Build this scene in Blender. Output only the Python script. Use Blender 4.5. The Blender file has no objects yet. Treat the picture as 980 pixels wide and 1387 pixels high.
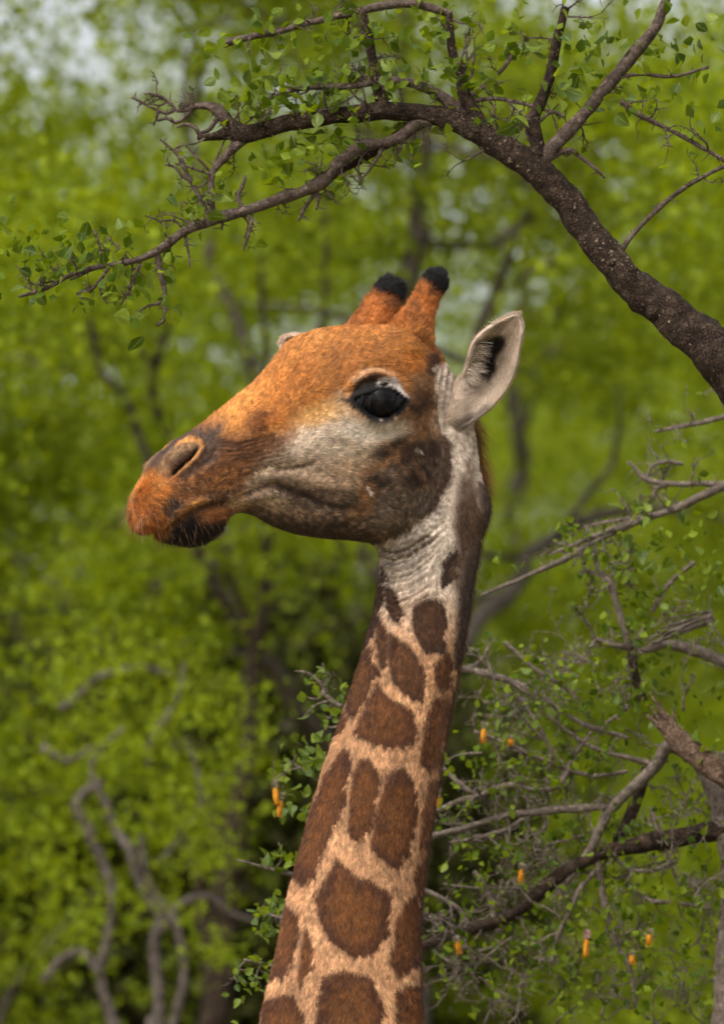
import bpy, math, random
import numpy as np
from mathutils import Vector, Matrix

random.seed(7)
RNG = np.random.default_rng(7)
R = math.radians
scene = bpy.context.scene
col = scene.collection

# ------------------------------------------------------------------ camera
W, H = 980.0, 1387.0                 # size of the photograph
D, CAM_Z, AIM_Z, LENS = 20.0, 1.7, 4.2, 384.0
CAM = np.array([0.0, -D, CAM_Z])
PITCH = math.atan2(AIM_Z - CAM_Z, D)
FWD = np.array([0, math.cos(PITCH), math.sin(PITCH)])
UPV = np.array([0, -math.sin(PITCH), math.cos(PITCH)])
cam_d = bpy.data.cameras.new('camera')
cam = bpy.data.objects.new('camera', cam_d); col.objects.link(cam)
cam.location = CAM
cam.rotation_euler = (math.pi / 2 + PITCH, 0, 0)
cam_d.lens = LENS; cam_d.sensor_width = 36; cam_d.clip_end = 3000; cam_d.clip_start = 0.5
cam_d.dof.use_dof = True
cam_d.dof.focus_distance = math.hypot(D, AIM_Z - CAM_Z) - 0.12
cam_d.dof.aperture_fstop = 6.3
cam_d.dof.aperture_blades = 0
scene.camera = cam

# ------------------------------------------------------------------ light
SUN_EL, SUN_AZ = 52, -38            # azimuth seen from above, 0 = behind the camera, negative = camera left
wd = bpy.data.worlds.new('World'); scene.world = wd; wd.use_nodes = True
nt = wd.node_tree
bg = nt.nodes['Background']
sky = nt.nodes.new('ShaderNodeTexSky'); sky.sky_type = 'NISHITA'; sky.sun_disc = False
sky.sun_elevation = R(SUN_EL); sky.sun_rotation = R(180 - SUN_AZ)
sky.air_density = 1.0; sky.dust_density = 6.0; sky.ozone_density = 0.6
ov = nt.nodes.new('ShaderNodeHueSaturation'); ov.inputs['Saturation'].default_value = 0.28; ov.inputs['Value'].default_value = 2.1   # thin white overcast
nt.links.new(sky.outputs[0], ov.inputs['Color']); nt.links.new(ov.outputs[0], bg.inputs[0]); bg.inputs[1].default_value = 0.12
sl = bpy.data.lights.new('sun', 'SUN'); sl.energy = 1.5; sl.angle = R(14); sl.color = (1.0, 0.95, 0.86)
so = bpy.data.objects.new('sun', sl); col.objects.link(so)
sdir = Vector((math.sin(R(SUN_AZ)) * math.cos(R(SUN_EL)), -math.cos(R(SUN_AZ)) * math.cos(R(SUN_EL)), math.sin(R(SUN_EL))))
so.rotation_euler = sdir.to_track_quat('Z', 'Y').to_euler()
scene.view_settings.view_transform = 'Standard'; scene.view_settings.look = 'None'
scene.view_settings.exposure = 0.12; scene.view_settings.gamma = 1.0
scene.cycles.transparent_max_bounces = 8
scene.cycles.max_bounces = 8

# ------------------------------------------------------------------ mapping between the photo and the place
K = 36.0 / LENS / H                  # tangent per photo pixel
S = K * math.hypot(D, AIM_Z - CAM_Z) # metres per photo pixel at the giraffe


def P(px, py, Y=0.0):
    px, py, Y = np.asarray(px, float), np.asarray(py, float), np.asarray(Y, float)
    cx, cy = (px - W / 2) * K, -(py - H / 2) * K
    dy = FWD[1] + cy * UPV[1]; dz = FWD[2] + cy * UPV[2]
    t = (Y + D) / dy
    return np.stack(np.broadcast_arrays(cx * t, Y + 0 * t, CAM_Z + dz * t), -1)


def proj(p):
    d = p - CAM
    z = d @ FWD
    return d[..., 0] / z / K + W / 2, -(d @ UPV) / z / K + H / 2


# ------------------------------------------------------------------ numpy helpers
def _hash(ix, iy, iz):
    h = (ix * 374761393 + iy * 668265263 + iz * 2147483647 + 1013904223) & 0xffffffff
    h = ((h ^ (h >> 13)) * 1274126177) & 0xffffffff
    h = ((h ^ (h >> 16)) * 2246822519) & 0xffffffff
    return ((h ^ (h >> 15)) & 0xffffff) / float(0xffffff)


def noise(x, y, z=0.0):
    x, y, z = np.broadcast_arrays(np.asarray(x, float), y, z)
    ix, iy, iz = (np.floor(a).astype(np.int64) for a in (x, y, z))
    fx, fy, fz = x - ix, y - iy, z - iz
    fx, fy, fz = (f * f * (3 - 2 * f) for f in (fx, fy, fz))
    r = 0
    for a in (0, 1):
        for b in (0, 1):
            for c in (0, 1):
                r = r + _hash(ix + a, iy + b, iz + c) * (fx if a else 1 - fx) * (fy if b else 1 - fy) * (fz if c else 1 - fz)
    return r * 2 - 1


def fbm(x, y, z=0.0, o=3):
    r, a = 0, 1.0
    for k in range(o):
        r = r + a * noise(x * 2 ** k + 17 * k, y * 2 ** k - 9 * k, z * 2 ** k)
        a *= 0.5
    return r


def sstep(a, b, x):
    t = np.clip((x - a) / (b - a), 0, 1)
    return t * t * (3 - 2 * t)


def seg_dist(px, py, pts):
    """distance to a polyline and the position along it 0..1"""
    pts = np.asarray(pts, float)
    best = np.full(px.shape, 1e9); along = np.zeros(px.shape)
    n = len(pts) - 1
    for i in range(n):
        a, b = pts[i, :2], pts[i + 1, :2]
        d = b - a; L = max(d @ d, 1e-9)
        t = np.clip(((px - a[0]) * d[0] + (py - a[1]) * d[1]) / L, 0, 1)
        q = np.hypot(px - a[0] - t * d[0], py - a[1] - t * d[1])
        m = q < best
        best = np.where(m, q, best); along = np.where(m, (i + t) / n, along)
    return best, along


def poly_sd(px, py, pts):
    """signed distance to a polygon, positive inside"""
    pts = list(pts)
    d, _ = seg_dist(px, py, pts + [pts[0]])
    ins = np.zeros(px.shape, bool)
    n = len(pts)
    for i in range(n):
        x1, y1 = pts[i]; x2, y2 = pts[(i + 1) % n]
        c = ((y1 > py) != (y2 > py))
        with np.errstate(divide='ignore', invalid='ignore'):
            xi = (x2 - x1) * (py - y1) / ((y2 - y1) if y2 != y1 else 1e-9) + x1
        ins ^= c & (px < xi)
    return np.where(ins, d, -d)


def pchip(xs, ys, x):
    xs, ys = np.asarray(xs, float), np.asarray(ys, float)
    h = np.diff(xs); m = np.diff(ys) / h
    d = np.zeros_like(ys)
    for i in range(1, len(xs) - 1):
        d[i] = (m[i - 1] * h[i] + m[i] * h[i - 1]) / (h[i - 1] + h[i])
    d[0], d[-1] = m[0], m[-1]
    k = np.clip(np.searchsorted(xs, x) - 1, 0, len(h) - 1)
    t = (x - xs[k]) / h[k]
    h00 = 2 * t**3 - 3 * t**2 + 1; h10 = t**3 - 2 * t**2 + t
    h01 = -2 * t**3 + 3 * t**2; h11 = t**3 - t**2
    return h00 * ys[k] + h10 * h[k] * d[k] + h01 * ys[k + 1] + h11 * h[k] * d[k + 1]


def lin(c):
    c = np.asarray(c, float) / 255.0
    return np.where(c <= 0.04045, c / 12.92, ((c + 0.055) / 1.055) ** 2.4)


# ------------------------------------------------------------------ object helpers
def mesh_np(name, V, F, mat=None, smooth=True):
    me = bpy.data.meshes.new(name)
    V = np.asarray(V, float); F = np.asarray(F)
    k = F.shape[1]
    me.vertices.add(len(V)); me.vertices.foreach_set('co', V.ravel())
    me.loops.add(F.size); me.loops.foreach_set('vertex_index', F.ravel().astype(np.int32))
    me.polygons.add(len(F)); me.polygons.foreach_set('loop_start', np.arange(0, F.size, k, dtype=np.int32))
    me.update(calc_edges=True)
    if smooth: me.polygons.foreach_set('use_smooth', np.ones(len(F), bool))
    if mat: me.materials.append(mat)
    return me


def link(name, data, parent=None):
    o = bpy.data.objects.new(name, data); col.objects.link(o)
    if parent is not None:
        o.parent = parent
        o.matrix_parent_inverse = Matrix.Translation(-parent.location)
    return o


def tag(o, label=None, cat=None, group=None, kind=None):
    if label: o['label'] = label
    if cat: o['category'] = cat
    if group: o['group'] = group
    if kind: o['kind'] = kind
    return o


def thing(name, loc, label, cat, group=None):
    o = bpy.data.objects.new(name, None); col.objects.link(o)
    o.location = loc; o.empty_display_size = 0.2
    return tag(o, label, cat, group)


def material(name):
    m = bpy.data.materials.new(name); m.use_nodes = True
    n = m.node_tree
    return m, n, n.nodes['Principled BSDF'], n.nodes['Material Output']


def ramp(n, fac, stops):
    r = n.nodes.new('ShaderNodeValToRGB')
    while len(r.color_ramp.elements) < len(stops): r.color_ramp.elements.new(0.5)
    for e, (p, c) in zip(r.color_ramp.elements, stops):
        e.position = p; e.color = (*c, 1)
    n.links.new(fac, r.inputs[0])
    return r.outputs[0]


def noise_node(n, scale, detail=4, rough=0.55, vec=None):
    t = n.nodes.new('ShaderNodeTexNoise')
    t.inputs['Scale'].default_value = scale; t.inputs['Detail'].default_value = detail; t.inputs['Roughness'].default_value = rough
    if vec is not None: n.links.new(vec, t.inputs['Vector'])
    return t.outputs['Fac']


def coords(n):
    return n.nodes.new('ShaderNodeTexCoord').outputs['Object']


def bump(n, h, b, strength, dist):
    bp = n.nodes.new('ShaderNodeBump'); bp.inputs['Strength'].default_value = strength; bp.inputs['Distance'].default_value = dist
    n.links.new(h, bp.inputs['Height']); n.links.new(bp.outputs[0], b.inputs['Normal'])


# ------------------------------------------------------------------ materials
def skin_material():
    m, n, b, o = material('giraffe_coat')
    at = n.nodes.new('ShaderNodeVertexColor'); at.layer_name = 'coat'
    b.inputs['Roughness'].default_value = 0.75
    b.inputs['Specular IOR Level'].default_value = 0.2
    n.links.new(at.outputs[0], b.inputs['Base Color'])
    c = coords(n)
    bump(n, noise_node(n, 420, 3, 0.6, c), b, 0.5, 0.0012)
    return m


def hair_material():
    m, n, b, o = material('giraffe_hair')
    at = n.nodes.new('ShaderNodeAttribute'); at.attribute_name = 'coat'
    b.inputs['Roughness'].default_value = 0.55
    b.inputs['Specular IOR Level'].default_value = 0.3
    n.links.new(at.outputs['Color'], b.inputs['Base Color'])
    return m


def bark_material(name, dark, mid, light, scale=60, fleck=0.0):
    m, n, b, o = material(name)
    c = coords(n)
    f = noise_node(n, scale, 6, 0.65, c)
    colr = ramp(n, f, [(0.30, dark), (0.52, mid), (0.74, light)])
    vo = n.nodes.new('ShaderNodeTexVoronoi'); vo.feature = 'DISTANCE_TO_EDGE'; vo.inputs['Scale'].default_value = scale * 2.0
    wv = n.nodes.new('ShaderNodeMix'); wv.data_type = 'RGBA'; wv.inputs['Factor'].default_value = 0.06
    wn = n.nodes.new('ShaderNodeTexNoise'); wn.inputs['Scale'].default_value = scale * 0.8; n.links.new(c, wn.inputs['Vector'])
    n.links.new(c, wv.inputs[6]); n.links.new(wn.outputs['Color'], wv.inputs[7]); n.links.new(wv.outputs[2], vo.inputs['Vector'])
    ck = n.nodes.new('ShaderNodeMapRange'); ck.inputs[1].default_value = 0.0; ck.inputs[2].default_value = 0.16; n.links.new(vo.outputs[0], ck.inputs[0])
    if fleck:
        f2 = noise_node(n, scale * 2.6, 3, 0.6, c)
        f3 = noise_node(n, scale * 0.22, 2, 0.5, c)
        am = n.nodes.new('ShaderNodeMath'); am.operation = 'MULTIPLY_ADD'; n.links.new(f3, am.inputs[0]); am.inputs[1].default_value = 0.25; n.links.new(f2, am.inputs[2])
        r2 = n.nodes.new('ShaderNodeMapRange'); r2.inputs[1].default_value = 0.77; r2.inputs[2].default_value = 0.83
        r2.inputs[4].default_value = fleck; n.links.new(am.outputs[0], r2.inputs[0])
        mx = n.nodes.new('ShaderNodeMix'); mx.data_type = 'RGBA'
        n.links.new(r2.outputs[0], mx.inputs['Factor']); n.links.new(colr, mx.inputs[6]); mx.inputs[7].default_value = (0.34, 0.25, 0.17, 1)
        colr = mx.outputs[2]
    dk = n.nodes.new('ShaderNodeMix'); dk.data_type = 'RGBA'; dk.blend_type = 'MULTIPLY'; dk.inputs['Factor'].default_value = 0.35
    n.links.new(colr, dk.inputs[6]); n.links.new(ck.outputs[0], dk.inputs[7]); colr = dk.outputs[2]
    hm = n.nodes.new('ShaderNodeMath'); hm.operation = 'MULTIPLY_ADD'; n.links.new(ck.outputs[0], hm.inputs[0]); hm.inputs[1].default_value = 0.5; n.links.new(f, hm.inputs[2]); f = hm.outputs[0]
    n.links.new(colr, b.inputs['Base Color'])
    b.inputs['Roughness'].default_value = 0.9; b.inputs['Specular IOR Level'].default_value = 0.15
    bump(n, f, b, 0.9, 0.006)
    return m


def leaf_material(name, stops, per_object=False, trans=0.5):
    m, n, b, o = material(name)
    if per_object:
        src = n.nodes.new('ShaderNodeObjectInfo').outputs['Random']
    else:
        src = n.nodes.new('ShaderNodeNewGeometry').outputs['Random Per Island']
    cr = ramp(n, src, stops)
    if per_object:                       # paler midrib, mottling and a few dry edges
        oc = coords(n); sx = n.nodes.new('ShaderNodeSeparateXYZ'); n.links.new(oc, sx.inputs[0])
        ab = n.nodes.new('ShaderNodeMath'); ab.operation = 'ABSOLUTE'; n.links.new(sx.outputs[0], ab.inputs[0])
        mr = n.nodes.new('ShaderNodeMapRange'); mr.inputs[1].default_value = 0.0; mr.inputs[2].default_value = 0.045; mr.inputs[3].default_value = 0.5; mr.inputs[4].default_value = 0.0; n.links.new(ab.outputs[0], mr.inputs[0])
        mm = n.nodes.new('ShaderNodeMix'); mm.data_type = 'RGBA'; n.links.new(mr.outputs[0], mm.inputs['Factor']); n.links.new(cr, mm.inputs[6]); mm.inputs[7].default_value = (0.26, 0.32, 0.08, 1)
        nz2 = noise_node(n, 3.5, 3, 0.6, oc)
        r5 = n.nodes.new('ShaderNodeMapRange'); r5.inputs[1].default_value = 0.3; r5.inputs[2].default_value = 0.7; r5.inputs[3].default_value = 0.7; r5.inputs[4].default_value = 1.25; n.links.new(nz2, r5.inputs[0])
        ml = n.nodes.new('ShaderNodeMix'); ml.data_type = 'RGBA'; ml.blend_type = 'MULTIPLY'; ml.inputs['Factor'].default_value = 1.0; n.links.new(mm.outputs[2], ml.inputs[6]); n.links.new(r5.outputs[0], ml.inputs[7])
        r6 = n.nodes.new('ShaderNodeMapRange'); r6.inputs[1].default_value = 0.66; r6.inputs[2].default_value = 0.72; r6.inputs[4].default_value = 0.8; n.links.new(nz2, r6.inputs[0])
        br = n.nodes.new('ShaderNodeMix'); br.data_type = 'RGBA'; n.links.new(r6.outputs[0], br.inputs['Factor']); n.links.new(ml.outputs[2], br.inputs[6]); br.inputs[7].default_value = (0.16, 0.11, 0.03, 1)
        cr = br.outputs[2]
    n.links.new(cr, b.inputs['Base Color'])
    b.inputs['Roughness'].default_value = 0.5; b.inputs['Specular IOR Level'].default_value = 0.3 if per_object else 0.06
    tr = n.nodes.new('ShaderNodeBsdfTranslucent')
    hs = n.nodes.new('ShaderNodeHueSaturation'); hs.inputs['Hue'].default_value = 0.485; hs.inputs['Saturation'].default_value = 1.1; hs.inputs['Value'].default_value = 1.25
    n.links.new(cr, hs.inputs['Color']); n.links.new(hs.outputs[0], tr.inputs['Color'])
    mx = n.nodes.new('ShaderNodeMixShader'); mx.inputs[0].default_value = trans
    n.links.new(b.outputs[0], mx.inputs[1]); n.links.new(tr.outputs[0], mx.inputs[2]); n.links.new(mx.outputs[0], o.inputs['Surface'])
    return m


def plain_material(name, c, rough=0.6, spec=0.4, nscale=0, amount=0.3):
    m, n, b, o = material(name)
    if nscale:
        f = noise_node(n, nscale, 4, 0.6, coords(n))
        cc = ramp(n, f, [(0.3, tuple(x * (1 - amount) for x in c)), (0.7, tuple(min(1, x * (1 + amount)) for x in c))])
        n.links.new(cc, b.inputs['Base Color'])
    else:
        b.inputs['Base Color'].default_value = (*c, 1)
    b.inputs['Roughness'].default_value = rough; b.inputs['Specular IOR Level'].default_value = spec
    return m


M_SKIN = skin_material(); M_HAIR = hair_material()
M_BARK = bark_material('dark_bark', (0.015, 0.009, 0.006), (0.042, 0.027, 0.018), (0.10, 0.068, 0.045), 46, 0.75)
M_TWIG = bark_material('twig_bark', (0.06, 0.041, 0.031), (0.14, 0.10, 0.078), (0.27, 0.21, 0.165), 70)
M_GREYTWIG = bark_material('grey_twig_bark', (0.10, 0.075, 0.06), (0.21, 0.165, 0.13), (0.34, 0.28, 0.225), 60)
M_FARBARK = bark_material('far_bark', (0.05, 0.038, 0.03), (0.10, 0.08, 0.066), (0.18, 0.15, 0.13), 12)
M_DEADWOOD = bark_material('dead_wood', (0.07, 0.042, 0.028), (0.15, 0.095, 0.064), (0.27, 0.185, 0.13), 40)
M_LEAF = leaf_material('near_leaf', [(0.0, (0.045, 0.08, 0.009)), (0.5, (0.11, 0.165, 0.014)), (1.0, (0.19, 0.25, 0.022))], True, 0.45)
M_LEAFS = leaf_material('near_leaf_mass', [(0.0, (0.045, 0.08, 0.009)), (0.5, (0.11, 0.165, 0.014)), (1.0, (0.19, 0.25, 0.022))], False, 0.45)
M_FAR = [leaf_material('far_leaf', [(0.0, (0.12, 0.165, 0.010)), (0.5, (0.20, 0.268, 0.015)), (1.0, (0.28, 0.345, 0.022))], False, 0.5),
         leaf_material('far_leaf_olive', [(0.0, (0.115, 0.15, 0.012)), (0.5, (0.185, 0.24, 0.018)), (1.0, (0.255, 0.315, 0.024))], False, 0.5)]

# ------------------------------------------------------------------ the ground and the far hill
def ground():
    m, n, b, o = material('dry_ground')
    c = coords(n)
    f = noise_node(n, 0.6, 6, 0.6, c)
    cc = ramp(n, f, [(0.3, (0.10, 0.085, 0.04)), (0.5, (0.17, 0.14, 0.075)), (0.7, (0.11, 0.13, 0.035))])
    n.links.new(cc, b.inputs['Base Color']); b.inputs['Roughness'].default_value = 0.95
    bump(n, noise_node(n, 6, 5, 0.6, c), b, 0.6, 0.05)
    N = 60
    xs = np.concatenate([-np.geomspace(900, 1, N // 2), np.geomspace(1, 900, N // 2)])
    X, Y = np.meshgrid(xs, xs + 5)
    r = np.hypot(X, Y - 0)
    Z = 0.05 * fbm(X * 0.2, Y * 0.2) * sstep(3, 12, r)
    V = np.stack([X, Y, Z], -1).reshape(-1, 3)
    i = np.arange(N * N).reshape(N, N)
    F = np.stack([i[:-1, :-1], i[:-1, 1:], i[1:, 1:], i[1:, :-1]], -1).reshape(-1, 4)
    tag(link('ground', mesh_np('ground', V, F, m)), kind='structure')


ground()

# ------------------------------------------------------------------ tubes for trunks, limbs and twigs
def spline(pts, step):
    """Catmull-Rom through rows of numbers; first three are the position"""
    pts = np.asarray(pts, float)
    if len(pts) == 2: pts = np.stack([pts[0], (pts[0] + pts[1]) / 2, pts[1]])
    L = np.concatenate([[0], np.cumsum(np.linalg.norm(np.diff(pts[:, :3], axis=0), axis=1) + 1e-9)])
    n = max(4, int(L[-1] / step))
    x = np.linspace(0, L[-1], n)
    return np.stack([pchip(L, pts[:, k], x) for k in range(pts.shape[1])], -1)


class MB:
    def __init__(self): self.V, self.F, self.n = [], [], 0

    def add(self, V, F):
        self.V.append(np.asarray(V, float)); self.F.append(np.asarray(F) + self.n); self.n += len(V)

    def tube(self, pts, sides=8, step=0.02, wob=0.0, rough=0.0, cap=True):
        """pts rows: x y z r"""
        p = spline(pts, step)
        seed = random.random() * 100
        L = np.arange(len(p)) * step
        rr = np.maximum(p[:, 3], 0.0004)
        if wob:
            p[:, 0] += wob * fbm(L * 9, seed); p[:, 2] += wob * fbm(L * 9, seed + 31); p[:, 1] += wob * fbm(L * 9, seed + 57)
        t = np.gradient(p[:, :3], axis=0); t /= np.linalg.norm(t, axis=1, keepdims=True) + 1e-12
        ref = np.array([0.13, 1.0, 0.21]); ref /= np.linalg.norm(ref)
        u = np.cross(t, ref); u /= np.linalg.norm(u, axis=1, keepdims=True) + 1e-9
        v = np.cross(t, u)
        a = np.linspace(0, 2 * np.pi, sides, endpoint=False)
        ring = rr[:, None] * np.ones(sides)
        if rough:
            if rr.max() < 0.018: ring = ring * (1 + 0.8 * rough * fbm(L * 34, seed + 11.0, 0.0, 2))[:, None]
            ring = ring * (1 + rough * fbm(np.cos(a)[None] * 1.6 + seed, np.sin(a)[None] * 1.6, (L * 22)[:, None], 3))
        V = p[:, None, :3] + ring[..., None] * (np.cos(a)[None, :, None] * u[:, None] + np.sin(a)[None, :, None] * v[:, None])
        n = len(p)
        i = np.arange(n * sides).reshape(n, sides)
        j = np.roll(i, -1, 1)
        F = np.stack([i[:-1], j[:-1], j[1:], i[1:]], -1).reshape(-1, 4)
        V = V.reshape(-1, 3)
        if cap:
            V = np.concatenate([V, p[:1, :3] - t[:1] * rr[0] * 0.3, p[-1:, :3] + t[-1:] * rr[-1] * 0.5])
            c0, c1 = len(V) - 2, len(V) - 1
            F = np.concatenate([F, np.stack([np.full(sides, c0), j[0], i[0], i[0]], -1)[:, [0, 1, 2, 2]],
                                np.stack([np.full(sides, c1), i[-1], j[-1], j[-1]], -1)])
        self.add(V, F)
        return p

    def data(self, name, mat, smooth=True):
        V = np.concatenate(self.V); F = np.concatenate(self.F)
        me = bpy.data.meshes.new(name)
        me.from_pydata(V.tolist(), [], [[a, b, c] if c == d else [a, b, c, d] for a, b, c, d in F.tolist()])
        if smooth: me.polygons.foreach_set('use_smooth', np.ones(len(me.polygons), bool))
        me.materials.append(mat)
        me.update()
        return me

    def build(self, name, mat, parent=None, smooth=True):
        return link(name, self.data(name, mat, smooth), parent)


def thorn(mb, p, d, L, r):
    p = np.asarray(p, float); d = np.asarray(d, float); d = d / (np.linalg.norm(d) + 1e-9)
    mb.tube([[*p, r], [*(p + d * L * 0.5 + RNG.normal(0, L * 0.04, 3)), r * 0.7], [*(p + d * L), r * 0.12]], 5, L / 4)


def rand_dir():
    v = RNG.normal(size=3); return v / np.linalg.norm(v)


# ------------------------------------------------------------------ leaves
def leaf_mesh(name, w, fold, curl, mat):
    """a small ovate leaf, unit long, along +Y, its stalk at the origin"""
    prof = [(0.0, 0.015), (0.14, 0.015), (0.28, 0.62), (0.5, 1.0), (0.72, 0.8), (0.9, 0.36), (1.0, 0.02)]
    V, F = [], []
    for y, h in prof:
        z = -curl * y * y
        V += [(-h * w, y, z + fold * h * w), (0, y, z), (h * w, y, z + fold * h * w)]
    for i in range(len(prof) - 1):
        a = i * 3
        F += [(a, a + 1, a + 4, a + 3), (a + 1, a + 2, a + 5, a + 4)]
    return mesh_np(name, V, F, mat)


LEAVES = [leaf_mesh('leaf', w, f, c, M_LEAF) for w, f, c in ((0.34, 0.35, 0.25), (0.40, 0.55, 0.4), (0.30, 0.2, -0.2), (0.37, 0.45, 0.6))]


def frame_from(d, roll):
    d = Vector(d).normalized()
    q = d.to_track_quat('Y', 'Z')
    return q @ Matrix.Rotation(roll, 3, 'Y').to_quaternion()


def leaf_obj(parent, pos, d, size, roll, var=None):
    o = link('leaf', LEAVES[var if var is not None else RNG.integers(4)], parent)
    o.rotation_mode = 'QUATERNION'
    o.rotation_quaternion = frame_from(d, roll)
    o.location = Vector(pos); o.scale = (size,) * 3
    return o


def leaf_mass(name, pos, dirs, size, mat, parent, wide=0.36, six=True):
    """many leaves in one mesh: each a folded six-point blade"""
    n = len(pos)
    d = dirs / np.linalg.norm(dirs, axis=1, keepdims=True)
    r = RNG.normal(size=(n, 3)); s = np.cross(d, r); s /= np.linalg.norm(s, axis=1, keepdims=True)
    nn = np.cross(d, s)
    sz = np.asarray(size)[:, None]
    a = pos; b1 = pos + sz * (0.42 * d - wide * s + 0.08 * nn); b2 = pos + sz * (0.42 * d + wide * s + 0.08 * nn); c = pos + sz * (d - 0.1 * nn)
    if six:
        b3 = pos + sz * (0.78 * d - wide * 0.6 * s); b4 = pos + sz * (0.78 * d + wide * 0.6 * s)
        V = np.stack([a, b1, b3, c, b4, b2], 1).reshape(-1, 3)
        k = np.arange(n)[:, None] * 6
        F = np.concatenate([k + np.array([[0, 1, 2, 3]]), k + np.array([[0, 3, 4, 5]])], 0)
    else:
        V = np.stack([a, b1, c, b2], 1).reshape(-1, 3)
        F = np.arange(n)[:, None] * 4 + np.array([[0, 1, 2, 3]])
    me = mesh_np(name, V, F, mat, smooth=False)
    return me

# ------------------------------------------------------------------ GIRAFFE
TH = R(24)
A0 = 600.0
# station rows: top x,y   bottom x,y   half width   width skew (wider above +)   squareness
ST = np.array([
    (181, 697, 182, 707, 4, 0, 2.2), (184, 681, 187, 716, 22, 0, 2.3), (191, 664, 200, 722, 35, 0, 2.4), (200, 646, 220, 724, 43, .05, 2.5),
    (208, 631, 238, 732, 47, .05, 2.5), (224, 611, 262, 737, 49, .08, 2.4), (247, 593, 288, 727, 49, .1, 2.3), (272, 575, 306, 705, 48, .1, 2.3),
    (302, 551, 330, 698, 50, .06, 2.3), (345, 517, 366, 711, 57, .05, 2.3), (370, 490, 390, 719, 63, .1, 2.3), (395, 461, 415, 725, 70, .14, 2.3),
    (420, 449, 435, 728, 77, .18, 2.4), (450, 444, 460, 729, 83, .22, 2.5), (485, 443, 478, 730, 86, .24, 2.5), (520, 446, 490, 731, 86, .22, 2.5),
    (555, 456, 499, 732, 82, .15, 2.4), (586, 477, 506, 734, 76, .08, 2.3), (608, 505, 511, 739, 70, .02, 2.3), (628, 545, 514, 746, 63, 0, 2.2),
    (641, 585, 515, 754, 58, 0, 2.2), (649, 640, 515, 764, 55, 0, 2.2), (659, 690, 514, 780, 53, 0, 2.2), (650, 732, 511, 800, 52, 0, 2.2),
    (641, 780, 505, 830, 52, 0, 2.2), (634, 830, 496, 866, 53, 0, 2.2), (626, 880, 484, 908, 55, 0, 2.2), (612, 945, 464, 968, 58, 0, 2.2),
    (595, 1045, 433, 1058, 64, 0, 2.2), (580, 1135, 408, 1145, 69, 0, 2.2), (570, 1215, 388, 1225, 73, 0, 2.2), (567, 1298, 371, 1305, 77, 0, 2.2),
    (572, 1390, 350, 1400, 83, 0, 2.2), (590, 1520, 326, 1550, 92, 0, 2.2), (650, 1760, 310, 1820, 120, 0, 2.1), (760, 1980, 330, 2150, 160, 0, 2),
    (920, 2120, 430, 2450, 190, 0, 2), (1160, 2200, 820, 2720, 225, 0, 2), (1450, 2320, 1170, 2740, 225, 0, 2), (1740, 2500, 1560, 2690, 185, 0, 2),
    (1880, 2680, 1800, 2740, 70, 0, 2), (1895, 2700, 1880, 2712, 10, 0, 2)], float)
N_AROUND = 340


def head_yaw(b):
    return b


def giraffe_surface():
    n = len(ST)
    x = np.arange(n, dtype=float)
    mid = (ST[:, 0:2] + ST[:, 2:4]) / 2
    # ring parameter: even steps of the longer of the three paths while in view, coarse below the frame
    segT = np.hypot(*np.diff(ST[:, 0:2], axis=0).T); segB = np.hypot(*np.diff(ST[:, 2:4], axis=0).T)
    seg = np.maximum(np.maximum(segT, segB) * 0.8, 6)
    xs = []
    for i in range(n - 1):
        k = int(max(2, seg[i] / (1.45 if i < 32 else 14)))
        xs.append(i + np.arange(k) / k)
    xs = np.concatenate(xs + [[n - 1.0]])
    pr = np.stack([pchip(x, ST[:, k], xs) for k in range(7)], -1)
    T, B, w, k, e = pr[:, 0:2], pr[:, 2:4], pr[:, 4], pr[:, 5], pr[:, 6]
    ph = np.linspace(0, 2 * np.pi, N_AROUND, endpoint=False)
    c, s = np.cos(ph)[None], np.sin(ph)[None]
    cx = np.sign(c) * np.abs(c) ** (2 / e[:, None]); sx = np.sign(s) * np.abs(s) ** (2 / e[:, None])
    M = (T + B) / 2; Hh = (T - B) / 2
    a = M[:, None, 0] + Hh[:, None, 0] * cx; b = M[:, None, 1] + Hh[:, None, 1] * cx
    v = w[:, None] * sx * (1 + k[:, None] * cx)
    th = TH * (1 - sstep(15.5, 23, xs))[:, None] + 0 * v
    # midplane depth of the head: the nose comes towards the camera
    yaw_t = np.tan(TH) * np.minimum(a - A0, 0) * (1 - sstep(15, 21, xs))[:, None]
    body = sstep(33, 36, xs)[:, None] * 0
    p = P(a, b, (yaw_t + body) * S)
    p[..., 0] -= v * np.sin(th) * S
    p[..., 1] += v * np.cos(th) * S
    # the mirrored near point decides coat and relief on both sides
    q = P(a, b, (yaw_t + body) * S)
    q[..., 0] += np.abs(v) * np.sin(th) * S; q[..., 1] -= np.abs(v) * np.cos(th) * S
    return p, q, xs


def grid_normals(p):
    du = np.gradient(p, axis=0)
    dv = np.roll(p, -1, 1) - np.roll(p, 1, 1)
    nr = np.cross(dv, du)
    ln = np.linalg.norm(nr, axis=-1, keepdims=True)
    nr = nr / np.maximum(ln, 1e-12)
    du = du / np.maximum(np.linalg.norm(du, axis=-1, keepdims=True), 1e-12)
    return nr, du


def ell(px, py, cx, cy, rx, ry, rot=0):
    c, s = math.cos(R(rot)), math.sin(R(rot))
    dx, dy = px - cx, py - cy
    return np.hypot((dx * c + dy * s) / rx, (-dx * s + dy * c) / ry)


EYE = (509, 546)
EYE_OPEN = [(480, 543), (494, 538), (508, 534), (522, 534), (534, 539), (543, 547), (536, 556), (525, 564), (511, 567), (498, 562), (487, 552)]


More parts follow.
